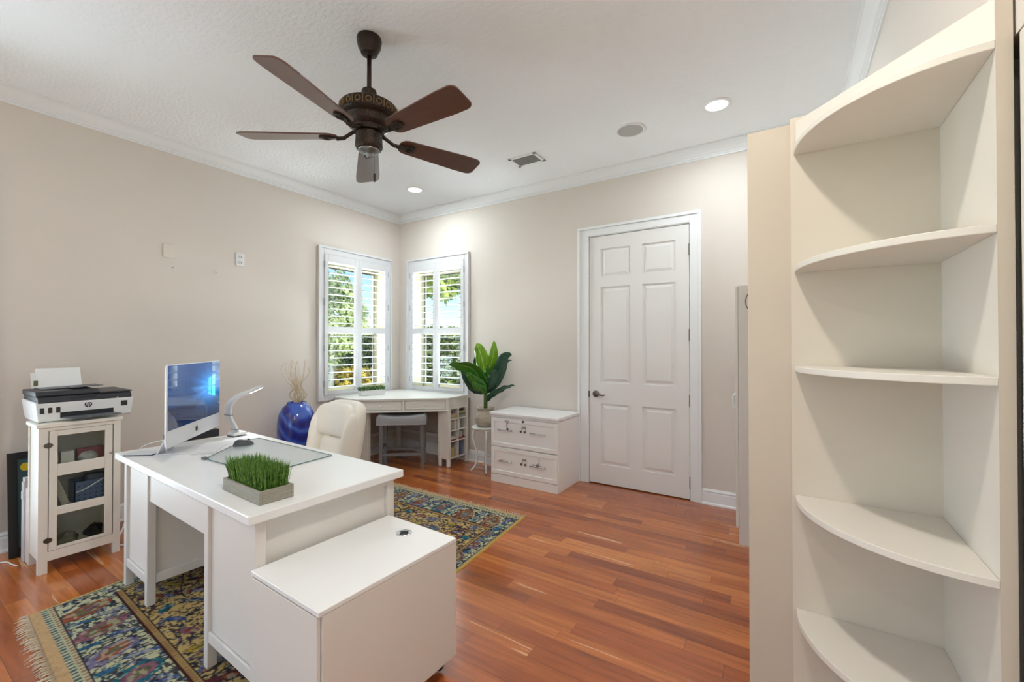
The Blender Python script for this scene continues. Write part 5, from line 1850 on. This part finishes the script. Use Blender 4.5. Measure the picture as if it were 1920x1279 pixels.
# ------------------------------------------------------------------ file cabinet
fcb = thing('file_cabinet', 'white two drawer lateral file cabinet with music note ornaments beside the door', 'file cabinet', (2.23, -0.26, 0))
fx0, fx1, fy0, fy1, fz = 1.853, 2.603, -0.490, -0.030, 0.668
M_FC = mat('file_cabinet_white', sr(243, 242, 241), 0.4)
MB().box(fx0, fx1, fy0 + 0.020, fy1, 0.0, fz).box(fx0, fx1, fy0 + 0.001, fy0 + 0.020, 0.0, 0.080).box(fx0, fx1, fy0 + 0.001, fy0 + 0.020, fz - 0.020, fz).build('carcass', M_FC, fcb, bevel=0.002)
MB().box(fx0 - 0.010, fx1 + 0.012, fy0 - 0.014, fy1 + 0.006, fz + 0.0005, 0.694).build('top', mat('file_cabinet_top', sr(240, 240, 240), 0.3), fcb, bevel=0.004)
drw = []
for (z0, z1) in ((0.085, 0.352), (0.360, 0.645)):
    m = MB()
    a, b_ = fx0 + 0.004, fx1 - 0.004
    m.box(a, b_, fy0 + 0.004, fy0 + 0.019, z0, z1)
    fw_ = 0.040
    for (x0, x1, q0_, q1_) in ((a, b_, z0, z0 + fw_), (a, b_, z1 - fw_, z1), (a, a + fw_, z0 + fw_, z1 - fw_), (b_ - fw_, b_, z0 + fw_, z1 - fw_)):
        m.box(x0, x1, fy0 - 0.004, fy0 + 0.004, q0_, q1_)
    drw.append(m.build('drawer', M_FC, fcb, bevel=0.003))
MB().lathe([(0.012, fy0 - 0.004), (0.012, fy0 - 0.008), (0.007, fy0 - 0.009)], (2.232, 0, 0.628), 16, 'y').build('lock', M_DNICKEL, drw[1])
for (d_, hz_, hs) in ((drw[1], 0.530, ((1.955, 2.120), (2.320, 2.490))), (drw[0], 0.222, ((1.955, 2.120), (2.320, 2.490)))):
    for (x0, x1) in hs:
        zz_ = hz_
        m = MB().tube([(x0, fy0 - 0.030, zz_), (x1, fy0 - 0.030, zz_)], 0.0055, 8)
        m.tube([(x0 + 0.02, fy0 + 0.004, zz_), (x0 + 0.02, fy0 - 0.030, zz_)], 0.004, 6).tube([(x1 - 0.02, fy0 + 0.004, zz_), (x1 - 0.02, fy0 - 0.030, zz_)], 0.004, 6)
        m.build('bar_handle', M_CHROME, d_, smooth=True)


def ball(mb, x, z, r, y):
    mb.lathe([(0.0005, -r * 0.4), (r, 0), (0.0005, r * 0.4)], (x, y, z), 14, 'y')


yo = fy0 - 0.0
for (cx, cz, d_) in ((2.226, 0.528, drw[1]), (2.232, 0.216, drw[0])):
    m = MB()
    ball(m, cx - 0.022, cz, 0.012, yo)
    ball(m, cx + 0.022, cz, 0.012, yo)
    m.tube([(cx - 0.012, yo, cz), (cx - 0.010, yo, cz + 0.055)], 0.0016, 5).tube([(cx + 0.032, yo, cz), (cx + 0.032, yo, cz + 0.055)], 0.0016, 5)
    for dz in (0.055, 0.047, 0.039):
        m.tube([(cx - 0.010, yo, cz + dz), (cx + 0.010, yo, cz + dz - 0.003), (cx + 0.032, yo, cz + dz)], 0.0018, 5)
    m.build('music_note', M_DNICKEL, d_, smooth=True)
m = MB()
cx, cz = 2.068, 0.545
ball(m, cx + 0.002, cz, 0.013, yo - 0.030)
m.tube([(cx + 0.002, yo - 0.034, cz), (cx - 0.004, yo - 0.034, cz + 0.04), (cx + 0.004, yo - 0.034, cz + 0.062)], 0.003, 6)
m.tube([(cx - 0.024, yo - 0.034, cz + 0.082), (cx + 0.022, yo - 0.034, cz + 0.082), (cx + 0.006, yo - 0.034, cz + 0.055), (cx - 0.024, yo - 0.034, cz + 0.082)], 0.0025, 6)
m.build('cocktail_ornament', M_DNICKEL, drw[1], smooth=True)
m = MB()
cx, cz = 2.405, 0.238
ball(m, cx, cz, 0.016, yo - 0.030)
m.tube([(cx + 0.010, yo - 0.032, cz), (cx + 0.018, yo - 0.032, cz + 0.030), (cx + 0.020, yo - 0.032, cz + 0.072)], 0.003, 6)
m.tube([(cx - 0.05, yo - 0.032, cz + 0.006), (cx - 0.02, yo - 0.032, cz + 0.002), (cx + 0.04, yo - 0.032, cz + 0.004)], 0.003, 6)
m.build('eighth_note', M_NICKEL, drw[0], smooth=True)
m = MB()
cx, cz = 2.010, 0.232
m.tube([(cx - 0.02, yo - 0.032, cz), (cx, yo - 0.032, cz + 0.010), (cx + 0.03, yo - 0.032, cz - 0.002), (cx + 0.07, yo - 0.032, cz - 0.006)], 0.003, 6)
m.build('small_ornament', M_NICKEL, drw[0], smooth=True)

# ------------------------------------------------------------------ rug
R00, R10, R11, R01 = Vector((1.150, -3.520)), Vector((2.845, -3.610)), Vector((2.618, -1.095)), Vector((0.955, -1.085))
RW, RL = 1.68, 2.45
NXR, NYR = 300, 440
rng = np.random.default_rng(3)


def vnoise(X, Y, sc_, seed):
    r = np.random.default_rng(seed)
    G = r.random((256, 256))
    x, y = X * sc_, Y * sc_
    xi, yi = np.floor(x).astype(int), np.floor(y).astype(int)
    fx_, fy_ = x - xi, y - yi
    fx_, fy_ = fx_ * fx_ * (3 - 2 * fx_), fy_ * fy_ * (3 - 2 * fy_)
    g = lambda a, b_: G[a % 256, b_ % 256]
    return (g(xi, yi) * (1 - fx_) + g(xi + 1, yi) * fx_) * (1 - fy_) + (g(xi, yi + 1) * (1 - fx_) + g(xi + 1, yi + 1) * fx_) * fy_


u = np.linspace(0, 1, NXR)
v = np.linspace(0, 1, NYR)
U, V = np.meshgrid(u, v)
X, Y = U * RW, V * RL
C = np.zeros((NYR, NXR, 3))


def c3(r, g, b):
    return np.array(sr(r * 0.93, g * 0.93, b * 0.93)[:3])


def put(mask, col, a=1.0):
    C[mask] = C[mask] * (1 - a) + np.asarray(col) * a


FIELD, CREAM, NAVY, TEAL, RUST = c3(206, 178, 116), c3(196, 196, 160), c3(34, 40, 56), c3(34, 112, 130), c3(160, 82, 56)
BLUE, LAV, YEL, OLIVE, WINE, SAND, PINK = c3(62, 96, 150), c3(128, 122, 156), c3(204, 172, 62), c3(112, 112, 76), c3(92, 42, 48), c3(202, 168, 124), c3(150, 98, 110)
dx_, dy_ = np.minimum(X, RW - X), np.minimum(Y, RL - Y)
wx = X + 0.03 * (vnoise(X, Y, 9, 1) - 0.5)
wy = Y + 0.03 * (vnoise(X, Y, 9, 2) - 0.5)
n1 = vnoise(wx, wy * 0.8, 30, 3)
n2 = vnoise(wx, wy, 55, 4)
n3 = vnoise(wx * 1.4, wy, 14, 5)
pal = [TEAL, RUST, BLUE, LAV, OLIVE, YEL, WINE, PINK]


def speckle(mask, basec, dens, seed, dark=NAVY, plist=pal):
    put(mask, basec)
    a = vnoise(wx, wy * 0.9, 52, seed)
    b_ = vnoise(wx, wy, 40, seed + 50)
    sel = (vnoise(X, Y, 24, seed + 90) * len(plist) * 1.6).astype(int) % len(plist)
    fill = (b_ > 0.66)
    for k, c_ in enumerate(plist):
        put(mask & fill & (sel == k), c_, 0.85)
    put(mask & (np.abs(a - 0.5) < dens), dark, 0.92)
    a2 = vnoise(wx + 3, wy * 1.1, 82, seed + 7)
    put(mask & (a2 > 0.74), dark, 0.85)
    put(mask & (a2 < 0.12), basec * 1.1, 0.9)


everything = np.ones_like(X, bool)
speckle(everything, FIELD, 0.095, 10)
# main border
Bs, Be = 0.15, 0.345
border = (dx_ < Bs) | (dy_ < Be)
speckle(border, CREAM, 0.115, 30, NAVY, [TEAL, BLUE, LAV, TEAL, OLIVE, BLUE, LAV, RUST])


def ell(cx, cy, rx, ry, ang, cols, outline=NAVY):
    ca_, sa_ = math.cos(ang), math.sin(ang)
    p = ((wx - cx) * ca_ + (wy - cy) * sa_) / rx
    q = (-(wx - cx) * sa_ + (wy - cy) * ca_) / ry
    r_ = np.sqrt(p * p + q * q) * (1 + 0.18 * np.clip(p, -1.5, 1.5))
    th = np.arctan2(q, p)
    petal = 1 + 0.07 * np.cos(th * 11)
    r_ = r_ / petal
    put(r_ < 1.05, outline, 0.8)
    k = len(cols)
    for i, c_ in enumerate(cols):
        put(r_ < 1.0 - i / k, c_, 0.9)
        put(np.abs(r_ - (1.0 - i / k)) < 0.035, outline, 0.4)
    put((r_ < 0.9) & (np.abs(np.sin(th * 7)) < 0.16), outline, 0.5)
    put((r_ < 0.95) & (n2 > 0.66), CREAM, 0.45)
    put((r_ < 0.95) & (n2 < 0.25), outline, 0.5)


# palmettes in the end borders
cy_list = [0.205, RL - 0.205]
pals = [[RUST, OLIVE, PINK], [PINK, OLIVE, RUST], [LAV, RUST, OLIVE], [TEAL, PINK, OLIVE], [RUST, OLIVE, LAV]]
for cyv in cy_list:
    for k in range(6):
        ell(0.20 + k * 0.255, cyv + (0.01 if k % 2 else -0.01), 0.098, 0.062, (PI / 2 + 0.15) * 1.0, pals[k % 5])
        ell(0.33 + k * 0.255, cyv + 0.055, 0.055, 0.016, 1.2, [BLUE, LAV])
        ell(0.325 + k * 0.255, cyv - 0.070, 0.060, 0.015, 1.35, [TEAL, BLUE])
# side borders
for k in range(9):
    for cxv in (0.095, RW - 0.095):
        ell(cxv, 0.52 + k * 0.19, 0.040, 0.058, 0.2, pals[k % 5])
        ell(cxv + 0.02, 0.615 + k * 0.19, 0.030, 0.012, 0.9, [BLUE, TEAL])
# field motifs
for j in range(14):
    for i in range(9):
        cx = 0.23 + i * 0.155 + (0.075 if j % 2 else 0)
        cy = 0.43 + j * 0.122
        if cx > RW - 0.2 or cy > RL - 0.40:
            continue
        s = (i * 7 + j * 5 + (i * j) % 3) % 6
        if s == 0:
            ell(cx, cy, 0.050, 0.040, 0.4, [LAV, OLIVE, LAV, TEAL])
        elif s == 1:
            ell(cx, cy, 0.075, 0.020, 0.9, [WINE, RUST])
            ell(cx + 0.045, cy + 0.06, 0.038, 0.030, 0.9, [LAV, BLUE, OLIVE])
        elif s == 2:
            ell(cx, cy, 0.026, 0.036, 0.3, [TEAL])
        elif s == 3:
            ell(cx, cy, 0.060, 0.016, 0.6, [BLUE, LAV])
        elif s == 4:
            ell(cx, cy, 0.040, 0.026, 0.5, [PINK, RUST])
        else:
            ell(cx, cy, 0.045, 0.022, 1.2, [YEL, OLIVE])
# long dark vines through the field
fieldm = (~border)
for k in range(7):
    yy = 0.5 + k * 0.24 + 0.07 * np.sin(X * 9 + k * 1.7) + X * 0.18
    put(fieldm & (np.abs(Y - yy) < 0.0045), NAVY, 0.9)
# guards: inner yellow band with red dots, outer band of small blocks, dark lines
for (d0, d1, axis, dd_, along) in ((Bs - 0.022, Bs, 'x', dx_, Y), (Be - 0.03, Be, 'y', dy_, X)):
    other = (dy_ > Be - 0.03) if axis == 'x' else (dx_ > Bs - 0.022)
    mk = (dd_ > d0) & (dd_ < d1) & other
    put(mk, c3(176, 150, 96))
    dots = (np.sin(along * 2 * PI / 0.022) > 0.3) & (np.abs(dd_ - (d0 + d1) / 2) < (d1 - d0) * 0.28)
    put(mk & dots, RUST, 0.7)
    put(mk & (np.sin(along * 2 * PI / 0.022) < -0.5) & (np.abs(dd_ - (d0 + d1) / 2) < (d1 - d0) * 0.4), OLIVE, 0.6)
    for e_ in (d0, d1):
        put((np.abs(dd_ - e_) < 0.0035) & other, c3(60, 30, 30))
for (o0, o1, dd_, along, other) in ((0.012, 0.030, dx_, Y, dy_ > 0.042), (0.042, 0.090, dy_, X, dx_ > 0.012)):
    mk = (dd_ > o0) & (dd_ < o1) & other
    put(mk, CREAM * 0.92)
    sw_ = np.sin(along * 2 * PI / 0.026)
    wdt_ = (o1 - o0)
    put(mk & (sw_ > 0.0) & (dd_ < o0 + wdt_ * 0.52), c3(64, 92, 104), 0.95)
    put(mk & (sw_ < 0.0) & (dd_ > o0 + wdt_ * 0.55), c3(150, 96, 76), 0.8)
    put((np.abs(dd_ - o1) < 0.003) & other, NAVY)
# outer plain band and yellow side selvedge
ed_ = dy_ < 0.042
put(ed_, SAND)
put(ed_ & (n2 > 0.7), SAND * 0.88)
put((dx_ < 0.013), c3(214, 174, 90))
C *= (0.90 + 0.2 * rng.random((NYR, NXR)))[..., None]

rug = thing('patterned_rug', 'oriental patterned wool rug in blue, yellow and rust with cream fringe under the desk', 'rug', (1.9, -2.3, 0))
vs = []
for j in range(NYR):
    vv = j / (NYR - 1)
    L0x, L0y = R00.x * (1 - vv) + R01.x * vv, R00.y * (1 - vv) + R01.y * vv
    L1x, L1y = R10.x * (1 - vv) + R11.x * vv, R10.y * (1 - vv) + R11.y * vv
    for i in range(NXR):
        uu = i / (NXR - 1)
        z = 0.0078 if 0 < i < NXR - 1 and 0 < j < NYR - 1 else 0.0005
        vs.append((L0x * (1 - uu) + L1x * uu, L0y * (1 - uu) + L1y * uu, z))
fs = [(j * NXR + i, j * NXR + i + 1, (j + 1) * NXR + i + 1, (j + 1) * NXR + i) for j in range(NYR - 1) for i in range(NXR - 1)]
mr = bpy.data.materials.new('rug_pile')
mr.use_nodes = True
nt = mr.node_tree
b = nt.nodes['Principled BSDF']
at = nt.nodes.new('ShaderNodeAttribute')
at.attribute_name = 'weave'
nt.links.new(at.outputs['Color'], b.inputs['Base Color'])
b.inputs['Roughness'].default_value = 0.95
b.inputs['Specular IOR Level'].default_value = 0.15
nz = nt.nodes.new('ShaderNodeTexNoise')
nz.inputs['Scale'].default_value = 350
tcx = nt.nodes.new('ShaderNodeTexCoord')
nt.links.new(tcx.outputs['Object'], nz.inputs[0])
bp = nt.nodes.new('ShaderNodeBump')
bp.inputs['Strength'].default_value = 0.4
bp.inputs['Distance'].default_value = 0.004
nt.links.new(nz.outputs[0], bp.inputs['Height'])
nt.links.new(bp.outputs[0], b.inputs['Normal'])
mb = MB()
mb.add(vs, fs)
pile = mb.build('pile', mr, rug, fix=False)
ca = pile.data.color_attributes.new('weave', 'FLOAT_COLOR', 'POINT')
ca.data.foreach_set('color', np.concatenate([C, np.ones((NYR, NXR, 1))], axis=2).astype(np.float32).ravel())
rnd = random.Random(7)
M_FRINGE = mat('fringe_cream', sr(218, 206, 184), 0.9)
for (pa, pb, lmin, lmax, sgn) in ((R00, R10, 0.030, 0.062, -1), (R01, R11, 0.010, 0.030, 1)):
    mb = MB()
    n_ = 150 if sgn < 0 else 100
    dirv = (pb - pa).normalized()
    nrm = Vector((-dirv.y, dirv.x)) * sgn
    if nrm.y * sgn < 0:
        nrm = -nrm
    clump = 0
    for k in range(n_):
        t_ = (k + 0.5) / n_
        p = pa + (pb - pa) * t_
        if k % 9 == 0:
            clump = rnd.uniform(-0.5, 0.5)
        ln = rnd.uniform(lmin, lmax)
        tip = p + nrm * ln + dirv * (clump * 0.06 + rnd.uniform(-0.008, 0.008)) * (ln / 0.1)
        mid = (p + tip) / 2 + dirv * rnd.uniform(-0.006, 0.006)
        mb.tube([(p.x, p.y, 0.005), (mid.x, mid.y, 0.006 + rnd.uniform(0, 0.004)), (tip.x, tip.y, 0.003 + rnd.uniform(0, 0.002))], [0.0028, 0.0024, 0.0014], 4)
    fo = mb.build('fringe', M_FRINGE, rug, smooth=True, fix=False)
    tag(fo, None, None, None, 'stuff')

# ------------------------------------------------------------------ outdoors
struct(MB().box(-40, 30, -40, 60, -0.40, -0.25).build('ground', mat('lawn', sr(116, 150, 66), 0.9, var=0.3, vscale=3)))
struct(MB().box(-1.6, -TW - 0.02, -7.0, 1.6, -0.249, -0.20).build('floor_walkway', mat('walkway_grey', sr(150, 156, 160), 0.8, var=0.1)))


def leafy(name, c, r, n, size, m_, parent, seed, squash=1.0, shell=0.55):
    rn = np.random.default_rng(seed)
    d = rn.normal(size=(n, 3))
    d /= np.linalg.norm(d, axis=1)[:, None]
    rad_ = shell + (1 - shell) * rn.random(n) ** 0.6
    lump_ = 1 + 0.18 * np.sin(d[:, 0] * 7 + seed) * np.cos(d[:, 2] * 6 + d[:, 1] * 5)
    P = d * (rad_ * lump_)[:, None] * np.array(r) + np.array(c)
    a = rn.normal(size=(n, 3))
    a /= np.linalg.norm(a, axis=1)[:, None]
    b_ = np.cross(a, rn.normal(size=(n, 3)))
    b_ /= np.linalg.norm(b_, axis=1)[:, None]
    s = size * (0.6 + 0.8 * rn.random(n))[:, None]
    q = np.stack([P - a * s, P + b_ * s * 0.5, P + a * s, P - b_ * s * 0.5], axis=1).reshape(-1, 3)
    mb = MB()
    mb.v = [tuple(p) for p in q]
    mb.f = [(4 * i, 4 * i + 1, 4 * i + 2, 4 * i + 3) for i in range(n)]
    return mb.build(name, m_, parent, fix=False)


def foliage_mat(name, c0, c1, sc_=3.0):
    m_ = bpy.data.materials.new(name)
    m_.use_nodes = True
    nt_ = m_.node_tree
    b_ = nt_.nodes['Principled BSDF']
    tc2 = nt_.nodes.new('ShaderNodeTexCoord')
    no_ = nt_.nodes.new('ShaderNodeTexNoise')
    no_.inputs['Scale'].default_value = sc_
    no_.inputs['Detail'].default_value = 5
    nt_.links.new(tc2.outputs['Object'], no_.inputs[0])
    rp = nt_.nodes.new('ShaderNodeValToRGB')
    rp.color_ramp.elements[0].position = 0.38
    rp.color_ramp.elements[0].color = c0
    rp.color_ramp.elements[1].position = 0.62
    rp.color_ramp.elements[1].color = c1
    nt_.links.new(no_.outputs[0], rp.inputs[0])
    nt_.links.new(rp.outputs[0], b_.inputs['Base Color'])
    b_.inputs['Roughness'].default_value = 0.7
    tr = nt_.nodes.new('ShaderNodeBsdfTranslucent')
    nt_.links.new(rp.outputs[0], tr.inputs[0])
    mx_ = nt_.nodes.new('ShaderNodeMixShader')
    mx_.inputs[0].default_value = 0.35
    nt_.links.new(b_.outputs[0], mx_.inputs[1])
    nt_.links.new(tr.outputs[0], mx_.inputs[2])
    nt_.links.new(mx_.outputs[0], nt_.nodes['Material Output'].inputs[0])
    return m_


F_HEDGE = foliage_mat('hedge_green', sr(110, 128, 78), sr(196, 206, 130))
F_TREE = foliage_mat('tree_green', sr(120, 134, 92), sr(190, 198, 148), 1.6)
F_YEL = foliage_mat('croton_yellow', sr(110, 100, 46), sr(236, 208, 92), 9)
F_LIGHT = foliage_mat('palm_green', sr(112, 134, 60), sr(190, 200, 116), 2)
M_BARK = mat('bark_grey', sr(124, 124, 122), 0.9, var=0.25, vscale=8, bump=0.6, bscale=20)
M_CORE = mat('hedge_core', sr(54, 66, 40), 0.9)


def hedge(name, label, x0, x1, y0, y1, h, m_, n, size, seed, cat='hedge'):
    t_ = thing(name, label, cat, ((x0 + x1) / 2, (y0 + y1) / 2, -0.25))
    rn = np.random.default_rng(seed)
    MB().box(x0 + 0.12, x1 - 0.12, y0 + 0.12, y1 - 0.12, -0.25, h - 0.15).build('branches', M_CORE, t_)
    # leaves over the faces
    f = rn.integers(0, 5, n)
    P = np.stack([rn.uniform(x0, x1, n), rn.uniform(y0, y1, n), rn.uniform(-0.2, h, n)], axis=1)
    P[f == 0, 0] = x0
    P[f == 1, 0] = x1
    P[f == 2, 1] = y0
    P[f == 3, 1] = y1
    P[f == 4, 2] = h
    P += rn.normal(size=(n, 3)) * 0.07
    a = rn.normal(size=(n, 3))
    a /= np.linalg.norm(a, axis=1)[:, None]
    b_ = np.cross(a, rn.normal(size=(n, 3)))
    b_ /= np.linalg.norm(b_, axis=1)[:, None]
    s = size * (0.6 + 0.8 * rn.random(n))[:, None]
    q = np.stack([P - a * s, P + b_ * s * 0.5, P + a * s, P - b_ * s * 0.5], axis=1).reshape(-1, 3)
    mb_ = MB()
    mb_.v = [tuple(p) for p in q]
    mb_.f = [(4 * i, 4 * i + 1, 4 * i + 2, 4 * i + 3) for i in range(n)]
    lo_ = mb_.build('foliage', m_, t_, fix=False)
    tag(lo_, None, None, None, 'stuff')
    return t_


hedge('garden_hedge', 'tall leafy green hedge outside the window nearest the plant', -8.5, 2.0, 5.0, 6.0, 1.75, F_HEDGE, 26000, 0.060, 21)
hedge('background_hedge', 'leafy green hedge outside behind the left shuttered window', -9.7, -8.8, -2.5, 4.7, 1.55, F_HEDGE, 20000, 0.07, 22)
hedge('yellow_shrub_row', 'low yellow leaved shrub row outside below the left window', -5.9, -5.1, -1.0, 3.6, 0.62, F_YEL, 9000, 0.06, 23, 'shrub')


TREE_SHIFT = {'shade_tree': -1.3}


def tree(name, label, x, y, trunk_h, r, m_, n, seed, size=0.10, tr=0.14):
    t_ = thing(name, label, 'tree', (x, y, -0.25))
    xs = x + TREE_SHIFT.get(name, 0)
    MB().tube([(xs, y, -0.26), (xs + 0.05, y, trunk_h * 0.5), ((x + xs) / 2, y + 0.05, trunk_h), (x, y, trunk_h + r[2] * 0.4)], [tr * 1.3, tr, tr * 0.7, tr * 0.4], 12).build('trunk', M_BARK, t_, smooth=True)
    o = leafy('crown', (x, y, trunk_h + r[2] * 0.6), r, n, size, m_, t_, seed)
    tag(o, None, None, None, 'stuff')
    return t_


tree('garden_tree', 'grey trunked tree outside seen through the left half of the left window', -4.2, 1.80, 1.40, (0.8, 0.75, 0.95), F_TREE, 7000, 31, 0.055, 0.09)
tree('shade_tree', 'large leafy tree outside filling the upper part of the right window', -2.9, 4.0, 2.95, (1.6, 0.9, 0.95), F_LIGHT, 7000, 32, 0.10)
tree('distant_tree', 'distant green tree beyond the hedge behind the left window', -14.0, 4.0, 1.8, (3.0, 3.0, 1.6), F_TREE, 9000, 33, 0.2, 0.2)
